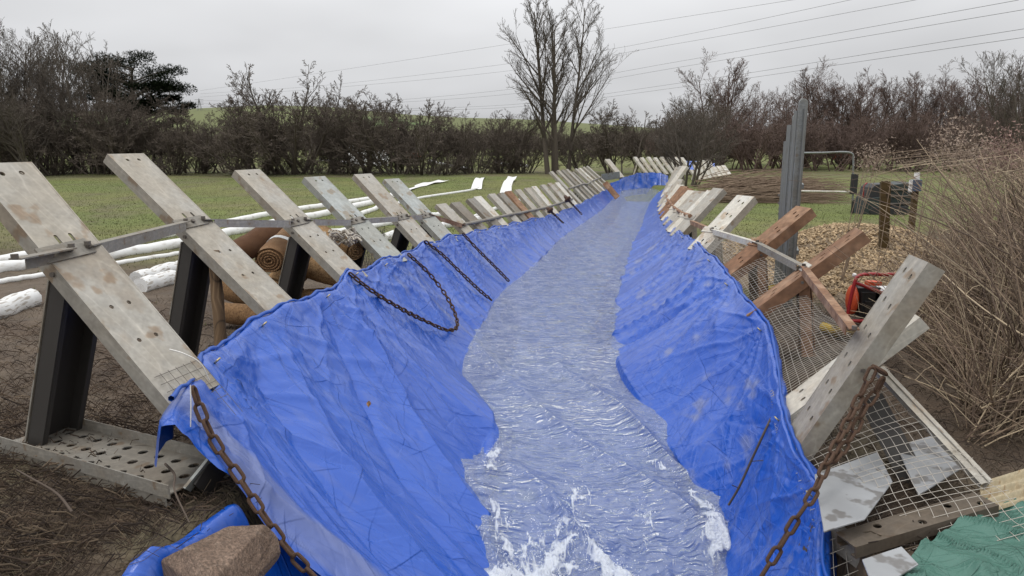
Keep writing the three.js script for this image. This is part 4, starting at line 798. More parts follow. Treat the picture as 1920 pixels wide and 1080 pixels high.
{ // tubular gate
  const D = 20.5, P = (u, v) => W(u, v, D), th = thing('tube_gate', 'grey tubular gate frame beside the steel sheets', 'gate', onLand(1598, 400));
  part(th, 'tube', tubeGeo(smoothPath([P(1480, 287), P(1540, 286.5), P(1592, 286), P(1599, 290), P(1600, 300), P(1599, 330), P(1599, 378)], 40), .028, 8), M.galv);
  part(th, 'lower_rail', tubeGeo([P(1480, 358), P(1596, 360)], .028, 8), M.steelWhite);
  part(th, 'latch_box', box(P(1600, 352).x, P(1600, 345).y, -D + .02, .16, .55, .1), M.black);
  part(th, 'post', bar(P(1600, 375), V3(P(1600, 375).x, landY(P(1600, 375).x, D) - .1, -D), V3(1, 0, 0), .06, .06), M.black);
}
{ // small dark tracked machine
  const D = 20, o = onLand(1618, 398), th = thing('mini_dumper', 'small dark green and black machine parked on the grass', 'machine', o), s = D / F;
  const X = u => (u - 1618) * s, Y = v => (398 - v) * s;
  const prof = (pts, z0, z1) => { const sh = new THREE.Shape(); pts.forEach(([u, v], k) => k ? sh.lineTo(X(u), Y(v)) : sh.moveTo(X(u), Y(v))); sh.closePath(); const g = new THREE.ExtrudeGeometry(sh, { depth: z1 - z0, bevelEnabled: true, bevelSize: .015, bevelThickness: .015, bevelSegments: 2 }); g.translate(0, 0, z0); g.translate(o.x, o.y, o.z); return g; };
  part(th, 'skip_bucket', prof([[1594, 397], [1602, 369], [1630, 366], [1640, 397]], 0, .7), M.darkGreen);
  part(th, 'hood', prof([[1608, 368], [1614, 349], [1620, 343], [1645, 342], [1652, 372]], -.1, .55), M.black);
  part(th, 'body', prof([[1645, 392], [1648, 344], [1692, 340], [1690, 378], [1684, 392]], -.4, .5), M.darkGreen);
  for (const z of [-.35, .55]) part(th, 'track', prof([[1610, 398], [1606, 391], [1612, 385], [1676, 384], [1684, 391], [1678, 398]], z, z + .16), M.black);
  for (const v of [352, 364, 378]) part(th, 'grille_bar', prof([[1650, v], [1690, v - 1], [1690, v], [1650, v + 1.2]], .52, .56), M.bolt);
  part(th, 'handle', tubeGeo(smoothPath([V3(o.x + X(1606), o.y + Y(368), o.z + .3), V3(o.x + X(1606), o.y + Y(345), o.z + .3), V3(o.x + X(1611), o.y + Y(340), o.z + .3)], 8), .02, 6), M.red);
}
{ // fence post and a canister on it
  const b = W(1661, 470, 11), t = W(1660, 341, 11); b.y = landY(b.x, 11) - .2;
  solo('fence_post', 'mossy square wooden fence post at the thicket edge', 'post', merge([bar(b, t, V3(1, 0, .3), .13, .12), bar(t.clone(), t.clone().add(V3(0, .012, 0)), V3(1, 0, .3), .1, .1)]), M.woodGreen);
  const c = W(1716, 360, 12.5), th = thing('canister', 'dark blue and white canister beyond the fence post', 'canister', V3(c.x, landY(c.x, 12.5), c.z)), hy = W(1716, 337, 12.5).y;
  const cyl = (r, y0, y1) => { const g = new THREE.CylinderGeometry(r, r * 1.02, y1 - y0, 14); g.translate(c.x, (y0 + y1) / 2, c.z); return g; };
  part(th, 'body', cyl(.09, W(1716, 358, 12.5).y, hy), new THREE.MeshStandardMaterial({ color: lin(.04, .07, .12), roughness: .5 })); part(th, 'cap', cyl(.045, hy, hy + .12), M.white); part(th, 'label_strip', bar(V3(c.x - .1, c.y, c.z + .02), V3(c.x - .1, hy, c.z + .02), V3(1, 0, 0), .05, .04), M.white);
  part(th, 'stand', bar(V3(c.x, landY(c.x, 12.5) - .1, c.z), V3(c.x, c.y + .02, c.z), V3(1, 0, 0), .08, .08), M.woodGreen);
}
{ // pump with a red tube frame
  const D = 7.3, P = (u, v, dz = 0) => W(u, v, D + dz), o = P(1625, 606); o.y = landY(o.x, D);
  const th = thing('water_pump', 'red framed engine water pump behind the nearest right frame', 'pump', o);
  const loop = dz => smoothPath([P(1588, 604, dz), P(1592, 575, dz), P(1600, 540, dz), P(1607, 520, dz), P(1618, 515, dz), P(1660, 515, dz), P(1682, 516, dz), P(1690, 530, dz), P(1695, 600, dz)], 40);
  part(th, 'tube_frame', merge([tubeGeo(loop(-.18), .019, 8), tubeGeo(loop(.2), .019, 8), tubeGeo([P(1604, 530, -.18), P(1604, 530, .2)], .017, 8), tubeGeo([P(1604, 530, -.18), P(1655, 550, -.18), P(1690, 552, -.18)], .017, 8), tubeGeo([P(1588, 602, -.18), P(1695, 602, -.18)], .019, 8), tubeGeo([P(1588, 602, .2), P(1695, 602, .2)], .019, 8)]), M.red);
  const bx = (u0, v0, u1, v1, z0, z1) => { const a = P(u0, v0), b = P(u1, v1); return box((a.x + b.x) / 2, (a.y + b.y) / 2, -(D + (z0 + z1) / 2), Math.abs(b.x - a.x), Math.abs(a.y - b.y), z1 - z0); };
  part(th, 'engine_block', merge([bx(1608, 545, 1650, 590, -.1, .15), bx(1604, 538, 1645, 552, -.06, .1), bx(1612, 560, 1640, 600, -.14, -.05)]), M.black);
  part(th, 'fuel_tank', bx(1634, 541, 1672, 562, -.1, .14), M.white); part(th, 'red_cover', merge([bx(1626, 566, 1660, 590, -.15, -.06), bx(1614, 582, 1630, 600, -.17, -.1)]), M.red);
  const disc = new THREE.SphereGeometry(.13, 20, 14); disc.scale(.35, 1.2, .9); const dc = P(1594, 562, .02); disc.translate(dc.x + .02, dc.y, dc.z); part(th, 'recoil_cover', disc, M.orange);
  part(th, 'filter_cover', bx(1623, 526, 1646, 533, -.08, .02), M.orange); const kn = new THREE.SphereGeometry(.022, 10, 8); const kp = P(1602, 516, 0); kn.translate(kp.x, kp.y, kp.z); part(th, 'knob', kn, M.white);
  solo('yellow_hose', 'dirty yellow ribbed hose coiled at the foot of the pump', 'hose', tubeGeo(smoothPath([[1545, 585, 7], [1562, 592, 6.9], [1588, 604, 6.7], [1625, 615, 6.7], [1665, 622, 6.8], [1700, 612, 7]].map(q => { const p = W(q[0], q[1], q[2]); p.y = landY(p.x, -p.z) + .05; return p; }), 40), .05, 10), M.yellow, 'yellow hoses');
  solo('yellow_hose', 'yellow sack-like hose end lying by the tall steel sheets', 'hose', tubeGeo(smoothPath([[1422, 482, 9.2], [1440, 485, 9.1], [1462, 483, 9.1]].map(q => { const p = W(q[0], q[1], q[2]); p.y = landY(p.x, -p.z) + .06; return p; }), 20), .07, 10), M.yellow, 'yellow hoses');
}
{ // woodchips
  const R = mulberry(33), c0 = W(1600, 440, 12), hM = (x, D) => landY(x, D) + .55 * Math.exp(-(((x - 5.9) / 1.4) ** 2 + ((D - 12.2) / 1.6) ** 2)) + .12 * Math.exp(-(((x - 4.3) / 1.0) ** 2 + ((D - 10) / 1.2) ** 2));
  const g = grid(50, 50, (i, j) => { const D = 8 + i / 50 * 8, x = 2.8 + j / 50 * 6.5; const e = Math.min(i, 50 - i, j, 50 - j) < 2 ? -.1 : 0; return V3(x, hM(x, D) + .03 * (fbm(x * 4, D * 4, 3, 650) - .5) + e - .015, -D); });
  struct('woodchip_mound', g, new THREE.MeshStandardMaterial({ color: lin(.22, .165, .11), roughness: 1, bumpMap: rep(grain, 1), bumpScale: .05 }), 'stuff', 'mound of pale woodchips beside the thicket', 'woodchips');
  const n = 9000, im = new THREE.InstancedMesh(new THREE.BoxGeometry(1, .25, .5), M.straw, n), m = new THREE.Matrix4(), q = new THREE.Quaternion(), e = new THREE.Euler();
  for (let k = 0; k < n; k++) { const near = k % 3 === 0; const x = near ? 3.3 + R() * 2.4 : 5.9 + (R() + R() - 1) * 2.4, D = near ? 8.6 + R() * 2.8 : 12.2 + (R() + R() - 1) * 3; e.set(R() * 2 - 1, R() * 6, R() * 2 - 1); q.setFromEuler(e); const s = .02 + R() * .045; m.compose(V3(x, hM(x, D) + .008, -D), q, V3(s, s * (.6 + R()), s)); im.setMatrixAt(k, m); const t = .55 + R() * .6; im.setColorAt(k, lin(.62 * t, .46 * t, .28 * t)); }
  im.name = 'woodchips'; im.userData = { kind: 'stuff', label: 'scattered pale woodchips by the steel sheets', category: 'woodchips' }; scene.add(shadow(im));
  solo('timber_board', 'dark timber board edging the woodchip mound', 'board', bar(W(1550, 418, 13.4).setY(.12), W(1586, 403, 14).setY(.16), UP, .14, .05), M.woodGreen);
}

// ---------------------------------------------------------------- vegetation
/** a bare branching plant; wood: stems and limbs, twigs: everything finer. Grown at the origin */
function grow(seed, o) {
  const R = mulberry(seed), wood = new Geo(), twigs = new Geo(), r2 = (a, b) => a + (b - a) * R();
  const perp = d => { const v = V3(R() - .5, R() - .5, R() - .5); v.addScaledVector(d, -v.dot(d)); return v.normalize(); };
  function branch(p, d, len, r, lev) {
    const n = lev === 0 ? 7 : lev === 1 ? 5 : lev === 2 ? 4 : 2, pts = [p.clone()], rad = [r]; d = d.clone();
    for (let k = 1; k <= n; k++) { d.addScaledVector(perp(d), o.wob * (lev + 1) * .5).addScaledVector(UP, o.up * (lev ? 1 : .4)).normalize(); p = p.clone().addScaledVector(d, len / n); pts.push(p); rad.push(Math.max(o.rmin, lerp(r, r * o.taper, k / n))); }
    (lev < 2 ? wood : twigs).tube(pts, rad, lev === 0 ? 7 : lev === 1 ? 5 : 3);
    if (lev >= o.levels) return;
    const kids = Math.round(o.kids[lev] * r2(.8, 1.2));
    for (let k = 0; k < kids; k++) {
      const f = lerp(o.start[lev], 1, (k + R()) / kids), i = Math.min(n - 1, Math.floor(f * n)), q = pts[i].clone().lerp(pts[i + 1], f * n - i), ax = V3().subVectors(pts[i + 1], pts[i]).normalize();
      const cd = ax.clone().multiplyScalar(Math.cos(o.ang[lev] * r2(.6, 1.3))).addScaledVector(perp(ax), Math.sin(o.ang[lev] * r2(.6, 1.3))).normalize();
      branch(q, cd, len * o.ratio[lev] * r2(.6, 1.15) * (lev ? 1 - .45 * (f - o.start[lev]) : (o.low ?? 1) - (o.fall ?? .45) * f), Math.max(o.rmin, lerp(r, r * o.taper, f) * .62), lev + 1);
    }
  }
  for (let s = 0; s < o.stems; s++) {
    const a = R() * 6.283, sp = o.spread * (o.stems > 1 ? Math.sqrt(R()) : R() * .3);
    branch(V3(Math.cos(a) * o.base * R(), -.2, Math.sin(a) * o.base * R()), V3(Math.cos(a) * Math.sin(sp), Math.cos(sp), Math.sin(a) * Math.sin(sp)), o.len * r2(.75, 1.05), o.r * r2(.7, 1.1), 0);
  }
  return [wood.geo(), twigs.geo()];
}
function plantTree(name, label, category, geos, mats, pos, scale, turn, group, pn = ['trunk', 'crown']) {
  const g = new THREE.Group(); g.name = nm(name); g.position.copy(pos); g.rotation.y = turn; if (typeof scale === 'number') g.scale.setScalar(scale); else g.scale.set(...scale); g.userData = { label, category }; if (group) g.userData.group = group;
  geos.forEach((q, k) => { const m = shadow(new THREE.Mesh(q, mats[k])); m.name = pn[k]; g.add(m); }); scene.add(g); return g;
}
const at = (u, D, dy = 0) => { const p = W(u, 300, D); p.y = landY(p.x, D) + dy; return p; };
const bushO = { stems: 13, base: .7, spread: .62, len: 2.7, r: .045, rmin: .0056, taper: .35, wob: .14, up: .035, levels: 4, kids: [8, 6, 5, 3], start: [.22, .15, .15, .15], ang: [.75, .7, .7, .7], ratio: [.52, .54, .56, .6], low: 1.05, fall: .5 };
const bushes = [0, 1, 2, 3, 4].map(k => grow(100 + k, { ...bushO, stems: 9 + k, spread: .6 + .07 * k, len: 2.6 + .3 * (k % 3) }));
const scrubs = [0, 1, 2].map(k => grow(140 + k, { ...bushO, stems: 16, spread: .95, len: 1.5, r: .03, levels: 3, kids: [8, 6, 4], rmin: .007 }));
const trees = [0, 1, 2, 3].map(k => grow(160 + k, { stems: 5 + k % 2, base: .6, spread: .42, len: 5.7, r: .085, rmin: .0058, taper: .25, wob: .08, up: .045, levels: 4, kids: [11, 7, 5, 3], start: [.2, .15, .12, .15], ang: [.62, .6, .6, .6], ratio: [.56, .54, .56, .62], low: 1.05, fall: .55 }));
// the tall bare tree in the middle
plantTree('bare_tree', 'tall bare tree rising above the hedge in the centre', 'tree', grow(219, { stems: 4, base: .7, spread: .2, len: 10.4, r: .16, rmin: .006, taper: .2, wob: .05, up: .05, levels: 4, kids: [16, 8, 5, 3], start: [.2, .15, .15, .15], ang: [.62, .5, .5, .6], ratio: [.5, .5, .52, .6], low: 1.05, fall: .66 }), [M.bark, M.bark], at(1046, 46), 1.12, .6);
// left group
const lg = 'bare trees at the left end of the hedge';
plantTree('bare_tree', 'bare many-stemmed tree at the left photo edge', 'tree', trees[0], [M.bark, M.bark], at(15, 47), [1.35, 1.36, 1.35], .4, lg);
plantTree('bare_tree', 'bare tree with upswept twigs, second from the left photo edge', 'tree', trees[1], [M.bark, M.bark], at(85, 49), [1.3, 1.38, 1.3], 2.1, lg);
plantTree('bare_tree', 'spreading bare tree with crooked brown trunk left of the pine', 'tree', trees[2], [M.barkLight, M.bark], at(70, 43), [1.3, 1.02, 1.3], 1.1, lg);
plantTree('bare_tree', 'bare tree right in front of the pine', 'tree', trees[3], [M.bark, M.bark], at(165, 48), [1.3, 1.34, 1.3], 3.3, lg);
plantTree('bare_tree', 'lower bare tree under the pine', 'tree', trees[1], [M.bark, M.barkHedge], at(235, 46), [1.1, .78, 1.1], 5.0, lg);
plantTree('bare_tree', 'bare tree just outside the left end of the hedge line', 'tree', trees[2], [M.bark, M.bark], at(-40, 46), [1.3, 1.15, 1.3], 4.0, lg);
{ // pine
  const R = mulberry(77), b = at(262, 58), wood = new Geo(), H = W(262, 105, 58).y - b.y, tr = [V3(0, -.2, 0), V3(.1, H * .3, 0), V3(-.1, H * .6, .1), V3(.1, H * .9, 0)];
  wood.tube(smoothPath(tr, 12), smoothPath(tr, 12).map((q, k) => .24 - .014 * k), 8);
  const tufts = new Geo(), clumps = [];
  for (let k = 0; k < 46; k++) { const t = R(), y = H * (.5 + .5 * t), a = R() * 6.283, rad = (1.3 + 2.6 * Math.sin(Math.PI * (.18 + .75 * t))) * Math.sqrt(R()); clumps.push([V3(Math.cos(a) * rad * 1.05, y, Math.sin(a) * rad), .7 + R() * .6]); }
  for (const [x, y] of [[3.4, .5], [3.9, .56], [3.2, .62], [3.0, .42], [2.3, .38], [-2.6, .55], [-2.9, .68]]) clumps.push([V3(x, H * y, (R() - .5) * 1.2), .6]);
  for (const [c, s] of clumps) {
    wood.tube(smoothPath([V3(0, c.y - Math.hypot(c.x, c.z) * .35, 0), V3(c.x * .55, c.y - .3, c.z * .55), c], 5), [.07, .06, .05, .04, .03, .02], 4);
    for (let k = 0; k < 620; k++) {
      const d = V3(R() - .5, (R() - .5) * .9, R() - .5).normalize().multiplyScalar(Math.pow(R(), .45)), p = c.clone().add(V3(d.x * s * 1.35, d.y * s * .55, d.z * s * 1.35));
      const u = V3(R() - .5, R() * .7, R() - .5).normalize().multiplyScalar(.2), w = V3(R() - .5, R() - .5, R() - .5).normalize().multiplyScalar(.04), n = V3().crossVectors(u, w).normalize();
      const a = tufts.vert(p.x - w.x, p.y - w.y, p.z - w.z, n.x, n.y, n.z), e = tufts.vert(p.x + w.x, p.y + w.y, p.z + w.z, n.x, n.y, n.z), f = tufts.vert(p.x + u.x, p.y + u.y, p.z + u.z, n.x, n.y, n.z); tufts.i.push(a, e, f);
    }
  }
  plantTree('pine_tree', 'dark green pine with a layered crown behind the left bare trees', 'tree', [wood.geo(), tufts.geo()], [M.bark, new THREE.MeshStandardMaterial({ color: lin(.05, .072, .034), roughness: .9 })], b, 1, 0);
}
// hedge: [u, D, width scale, height scale, variant]
const hedge = [];
{
  const hs = [[-30, 44, 1.3], [40, 45, 1.1], [120, 45.5, 1.3], [190, 46, 1.4], [262, 46, 1.2], [330, 46.5, 1.2], [385, 47, .85], [430, 47, .8], [490, 46, 1.6], [545, 46, 1.7], [590, 46.5, 1.45], [640, 46.5, .85], [690, 46, 1.2], [745, 45.5, 1.6], [790, 46, 1.4], [840, 47, .85], [890, 47, .95], [935, 47.5, .9], [985, 47.5, .85], [1090, 47.5, .8], [1160, 44, 1.35], [1215, 46, .95], [1270, 46, 1.1], [1320, 47, 1.0]];
  const R = mulberry(61);
  hs.forEach(([u, D, h], i) => hedge.push(plantTree('hedge_bush', `bare brown hedge bush, ${ORD[i]} along the hedge counted from the left`, 'bush', bushes[i % 5], [M.bark, M.barkHedge], at(u, D), [h * (1.15 + .35 * R()), h * (1.0 + .35 * R()), h * 1.2], R() * 6, 'bare bushes of the field hedge', ['stems', 'twigs'])));
  // low scrub at the hedge foot
  for (let i = 0; i < 14; i++) { const u = -20 + i * 75 + R() * 40; if (u > 1010) continue; plantTree('scrub_bush', `low dark scrub at the hedge foot, ${ORD[i]} from the left`, 'bush', scrubs[i % 3], [M.bark, M.barkHedge], at(u, 44.5 + R() * 3), [1.25, .8 + R() * .35, 1.1], R() * 6, 'low scrub along the hedge foot', ['stems', 'twigs']); }
}
// dark tree at the bend
plantTree('bare_tree', 'small dark bare tree leaning over the channel bend', 'tree', trees[1], [M.bark, M.bark], at(1290, 33), [.8, .62, .8], 2.4, 'bare trees right of the channel');
// right-hand row: taller, reddish
{
  const R = mulberry(71), row = [[1345, 60, 1.28], [1400, 64, 1.0], [1440, 60, .98], [1490, 66, 1.1], [1545, 64, 1.28], [1590, 66, 1.22], [1640, 63, 1.3], [1690, 66, 1.18], [1740, 64, 1.2], [1790, 62, 1.15], [1835, 60, 1.15], [1880, 58, 1.12], [1925, 56, 1.15]];
  row.forEach(([u, D, h], i) => plantTree('bare_tree', `slender bare tree in the right-hand row, ${ORD[i]} from the left`, 'tree', trees[i % 4], [M.barkRed, M.barkRed], at(u, D), [h * 1.1, h * .98, h * 1.1], R() * 6, 'bare trees in the right-hand row'));
  for (let i = 0; i < 20; i++) { const u = 1250 + i * 37 + R() * 14, D = 50 + R() * 7; plantTree('hedge_bush', `dense red-brown bush under the right-hand trees, ${ORD[i]} from the left`, 'bush', bushes[(i + 2) % 5], [M.barkRed, M.barkRed], at(u, D), [1.45, 1.1 + R() * .35, 1.45], R() * 6, 'dense bushes under the right-hand trees', ['stems', 'twigs']); }
  plantTree('evergreen_tree', 'dark twiggy tree at the right photo edge against the sky', 'tree', trees[3], [M.bark, M.bark], at(1935, 40), [1.05, 1.08, 1.05], 1.0);
}
{ // far hedge beyond the second field: one mass
  const R = mulberry(81), n = 120, m = new THREE.Matrix4(), q = new THREE.Quaternion();
  for (const part_ of [0, 1]) {
    const im = new THREE.InstancedMesh(bushes[2][part_], M.barkHedge, n); const R2 = mulberry(82);
    for (let k = 0; k < n; k++) { const u = -200 + 2300 * k / n + R2() * 15, D = 100 + R2() * 14, p = at(u, D); q.setFromAxisAngle(UP, R2() * 6); m.compose(p, q, V3(1.6, .85 + R2() * .5, 1.6)); im.setMatrixAt(k, m); }
    im.name = nm('far_hedge'); im.userData = { kind: 'stuff', label: 'dark far hedge line beyond the second field', category: 'hedge' }; scene.add(shadow(im));
  }
}
{ // brush pile of cut stems by the bend
  const g = new Geo(), R = mulberry(88);
  for (let k = 0; k < 900; k++) { const a = W(1290 + R() * 60, 352, 25), D = 24 + R() * 5; a.z = -D; a.x *= D / 25; a.y = landY(a.x, D) + R() * R() * (1.0 - .5 * Math.abs(D - 26.5) / 2.5); a.x += R() * 2.2; const L = 1.2 + R() * 2.6, b = a.clone().add(V3(L * .9, (R() - .45) * .7, (R() - .5) * 1.6)); b.y = Math.max(.02, b.y); g.tube([a, a.clone().lerp(b, .5).add(V3(0, .12 * R(), 0)), b], [.018, .014, .006], 3); }
  solo('brush_pile', 'low pile of cut brown branches beyond the right-bank frames', 'brush pile', g.geo(), new THREE.MeshStandardMaterial({ color: lin(.19, .135, .092), roughness: .95 }));
}
{ // dry thicket on the right
  const R = mulberry(93), n = 15000, g = new Geo(); g.c = [];
  for (let k = 0; k < n; k++) {
    const D = 4.2 + Math.pow(R(), .8) * 5.6, edge = lerp(1835, 1715, sstep(4.4, 7.5, D)) + 30 * sstep(8, 10, D), u = edge + R() * 520, b = W(u, 500, D); b.y = landY(b.x, D) - .03;
    const inside = clamp((u - edge) / 200), L = (.5 + 1.5 * R()) * (.35 + .75 * inside), fl = R() < .55;
    const dir = fl ? V3(R() * 1.7 - .45, .12 + R() * .3, R() - .5).normalize() : V3(.35 + (R() - .35) * 1.3, .6 + R() * .4, (R() - .5) * .7).normalize();
    if (fl) b.y += R() * 1.1 * inside; const bend = (R() - .35) * .9, pts = [], rad = [], r0 = .003 + R() * R() * .007;
    let p = b.clone(), d = dir.clone(); const ns = 5; for (let s = 0; s <= ns; s++) { pts.push(p.clone()); rad.push(r0 * (1 - .6 * s / ns)); d.add(V3(bend * .18 + (R() - .5) * .2, -.10 * s / ns * (fl ? .6 : 1.2) + (R() - .5) * .12, (R() - .5) * .2)).normalize(); p.addScaledVector(d, L / ns); if (p.y < .02) p.y = .05; if (p.y > 1.75) d.y = Math.min(d.y, -.1); }
    const v0 = g.p.length / 3; g.tube(pts, rad, 3); const t = .55 + R() * .75, pale = R(); const col = pale < .25 ? [.46, .365, .245] : pale < .65 ? [.28, .205, .14] : [.16, .112, .08]; if (R() < .4) for (let z = 0; z < 2; z++) { const o = pts[2 + Math.floor(R() * 3)], e = o.clone().add(V3((R() - .4) * .22, R() * .18, (R() - .5) * .2)); g.tube([o, o.clone().lerp(e, .5).add(V3(0, .02, 0)), e], [r0 * .5, r0 * .4, r0 * .3], 3); }
    for (let i = v0; i < g.p.length / 3; i++) g.c.push(col[0] * t, col[1] * t, col[2] * t);
  }
  struct('dry_thicket', g.geo(), new THREE.MeshStandardMaterial({ vertexColors: true, roughness: .9 }), 'stuff', 'tangled dry brown stems filling the right bank', 'thicket');
  // tall plants with feathery seed heads
  const heads = [[1790, 222, 7.2, 505, 'tall dead plant with feathery seed head leaning at the thicket top'], [1645, 262, 9.5, 420, 'dead plant with a pale feathery head left of the thicket'], [1710, 268, 9.8, 400, 'thin dead stalk with a small pale tuft beside the canister'], [1895, 232, 6.6, 520, 'bushy dead plant with reddish seed heads at the right edge'], [1855, 262, 7.0, 520, 'dead plant with pale seed heads next to the right edge']];
  heads.forEach(([u, v, D, vb, label], i) => {
    const t = W(u, v, D), b = V3(t.x - .35, 0, t.z + .1); b.y = landY(b.x, D); const st = new Geo(), fl = new Geo(), stems = i === 2 ? 2 : 6;
    for (let s = 0; s < stems; s++) {
      const e = t.clone().add(V3((R() - .5) * .45, -R() * .3, (R() - .5) * .4)); if (i === 1) e.x = t.x + (R() - .5) * .28; const m = b.clone().lerp(e, .5).add(V3((R() - .5) * .12, .1, 0)), pts = smoothPath([b, m, e], 8); st.tube(pts, pts.map((q, k) => .0075 - .0007 * k), 5);
      for (let k = 0; k < (i === 2 ? 70 : 170); k++) { const o = pts[7].clone().lerp(pts[8], R()).add(V3((R() - .5) * .24, (R() - .4) * .26, (R() - .5) * .24)), w = .006 + R() * .01, a = V3(R() - .5, R() - .5, R() - .5).normalize(), c = V3(R() - .5, R() - .5, R() - .5).normalize(), n = V3().crossVectors(a, c).normalize(); const i0 = fl.vert(o.x, o.y, o.z, n.x, n.y, n.z); fl.vert(o.x + a.x * w * 2.4, o.y + a.y * w * 2.4, o.z + a.z * w * 2.4, n.x, n.y, n.z); fl.vert(o.x + c.x * w, o.y + c.y * w, o.z + c.z * w, n.x, n.y, n.z); fl.i.push(i0, i0 + 1, i0 + 2); }
    }
    const th = thing('seed_head_plant', label, 'plant', b, 'dead plants with seed heads'); part(th, 'stems', st.geo(), new THREE.MeshStandardMaterial({ color: lin(.27, .2, .14), roughness: .95 })); part(th, 'seed_heads', fl.geo(), new THREE.MeshStandardMaterial({ color: i === 3 ? lin(.30, .2, .165) : lin(.36, .28, .215), roughness: 1 }));
  });
}
// ---------------------------------------------------------------- ground litter
function litter(name, label, n, seed, place, len, col, rad) {
  const R = mulberry(seed);
  for (let v = 0; v < 3; v++) {
    const g = new Geo(), p = []; for (let k = 0; k <= 5; k++) p.push(V3(k / 5 - .5, .05 * Math.sin(k * 1.3 + v) , .10 * Math.sin(k * (1 + v * .6) + v))); g.tube(p, p.map((q, k) => 1 * (1 - .12 * k) * rad), 4);
    const im = new THREE.InstancedMesh(g.geo(), M.straw, Math.floor(n / 3)), m = new THREE.Matrix4(), q = new THREE.Quaternion(), e = new THREE.Euler();
    for (let k = 0; k < im.count; k++) { const [x, D] = place(R), L = len[0] + (len[1] - len[0]) * R() * R(); e.set((R() - .5) * .3, (R() < .6 ? .35 : 0) + (R() - .5) * (R() < .6 ? 1.2 : 6.2), (R() - .5) * .25); q.setFromEuler(e); m.compose(V3(x, groundY(x, D) + .003 + R() * .018, -D), q, V3(L, .5 + R() * .8, L * .8)); m.elements[4] = m.elements[4]; im.setMatrixAt(k, m); const t = .5 + R() * .9, c = col[Math.floor(R() * col.length)]; im.setColorAt(k, lin(c[0] * t, c[1] * t, c[2] * t)); }
    im.name = nm(name); im.userData = { kind: 'stuff', label, category: 'twigs' }; scene.add(shadow(im));
  }
}
litter('twig_litter', 'dark twigs trodden into the mud on the left', 14000, 201, R => { const D = 2.1 + R() * R() * 6.5; return [(D > 2.95 ? Math.min(-1.35, chan(D).xl) - .12 : apronLeft(D) - .06) - R() * (1.2 + D * .75), D]; }, [.06, .6], [[.12, .08, .053], [.085, .058, .04], [.2, .148, .098], [.06, .041, .03]], .0036);
litter('twig_litter', 'dark twigs and stems trodden into the mud on the right', 5200, 202, R => { const D = 2.9 + R() * 5.5; return [lerp(1.75, 2.2, sstep(3, 5.7, D)) + R() * (1.6 + D * .35), D]; }, [.06, .55], [[.12, .085, .06], [.08, .058, .045], [.2, .155, .11]], .0038);
{ // larger sticks by the near frame
  const R = mulberry(207);
  for (const [a, b, l] of [[[460, 890], [505, 1000], 'forked stick leaning at the first foot plate'], [[285, 980], [180, 900], 'bent stick crossing in front of the first foot plate'], [[205, 790], [222, 740], 'upright twig behind the first foot plate']]) {
    const p = flat(a[0] - 150, a[1] - 20, .6), q = flat(b[0] - 150, b[1] - 20, .62); solo('dry_stick', l, 'stick', tubeGeo(smoothPath([p, p.clone().lerp(q, .3).add(V3(.015, .02, 0)), p.clone().lerp(q, .6).add(V3(-.01, .035, .01)), q], 10), [.0055, .0055, .005, .005, .0048, .0045, .004, .004, .0035, .003, .002], 6), M.twig);
  }
}
{ // grass: tufts over the field and sparse ones in the mud
  const blade = new Geo(), R = mulberry(211);
  for (let k = 0; k < 7; k++) { const a = R() * 6.283, r = R() * .05, x = Math.cos(a) * r, z = Math.sin(a) * r, h = .5 + R() * .5, lx = (R() - .5) * .5, lz = (R() - .5) * .5, w = .035; const b2 = R() * 3.14, cx = Math.cos(b2) * w, cz = Math.sin(b2) * w; const n = V3(-cz, .6, cx).normalize(); const i = blade.vert(x - cx, 0, z - cz, n.x, n.y, n.z); blade.vert(x + cx, 0, z + cz, n.x, n.y, n.z); blade.vert(x + lx * .5 + cx * .5, h * .6, z + lz * .5 + cz * .5, n.x, n.y, n.z); blade.vert(x + lx * .5 - cx * .5, h * .6, z + lz * .5 - cz * .5, n.x, n.y, n.z); blade.vert(x + lx, h, z + lz, n.x, n.y, n.z); blade.i.push(i, i + 1, i + 2, i, i + 2, i + 3, i + 3, i + 2, i + 4); }
  const n = 60000, im = new THREE.InstancedMesh(blade.geo(), M.straw, n), m = new THREE.Matrix4(), q = new THREE.Quaternion();
  for (let k = 0; k < n; k++) {
    let D, x, tries = 0; do { const left = R() < .72; D = 7 + Math.pow(R(), 1.3) * 33; const c = D < CH_END ? chan(D) : { xl: 5, xr: 7 }; x = left ? c.xl - .6 - R() * (D * .85) : c.xr + .8 + R() * D * .32; const nn = fbm(x * .35 + 50, D * .35 + 50, 4, 330), n2 = fbm(x * 1.7 + 50, D * 1.7, 4, 340); var e = left ? sstep(9.5, 15.5, D + 3.2 * (nn - .5) + 2.2 * (n2 - .5) - .25 * Math.max(0, -x - 3)) : sstep(8.6, 11, D + 3 * (n2 - .5) - clamp(x - 3.6, 0, 3) * 2.2); } while (R() > e + .02 && tries++ < 30);
    const s = .02 + R() * .03; q.setFromAxisAngle(UP, R() * 6.283); m.compose(V3(x, groundY(x, D) - .004, -D), q, V3(s * 1.4, s, s * 1.4)); im.setMatrixAt(k, m); const t = .75 + R() * .5, y = R(); im.setColorAt(k, y < .2 ? lin(.20 * t, .17 * t, .07 * t) : lin(.14 * t, .165 * t, .042 * t));
  }
  im.name = 'grass'; im.userData = { kind: 'stuff', label: 'short green grass over the fields', category: 'grass' }; scene.add(shadow(im));
}
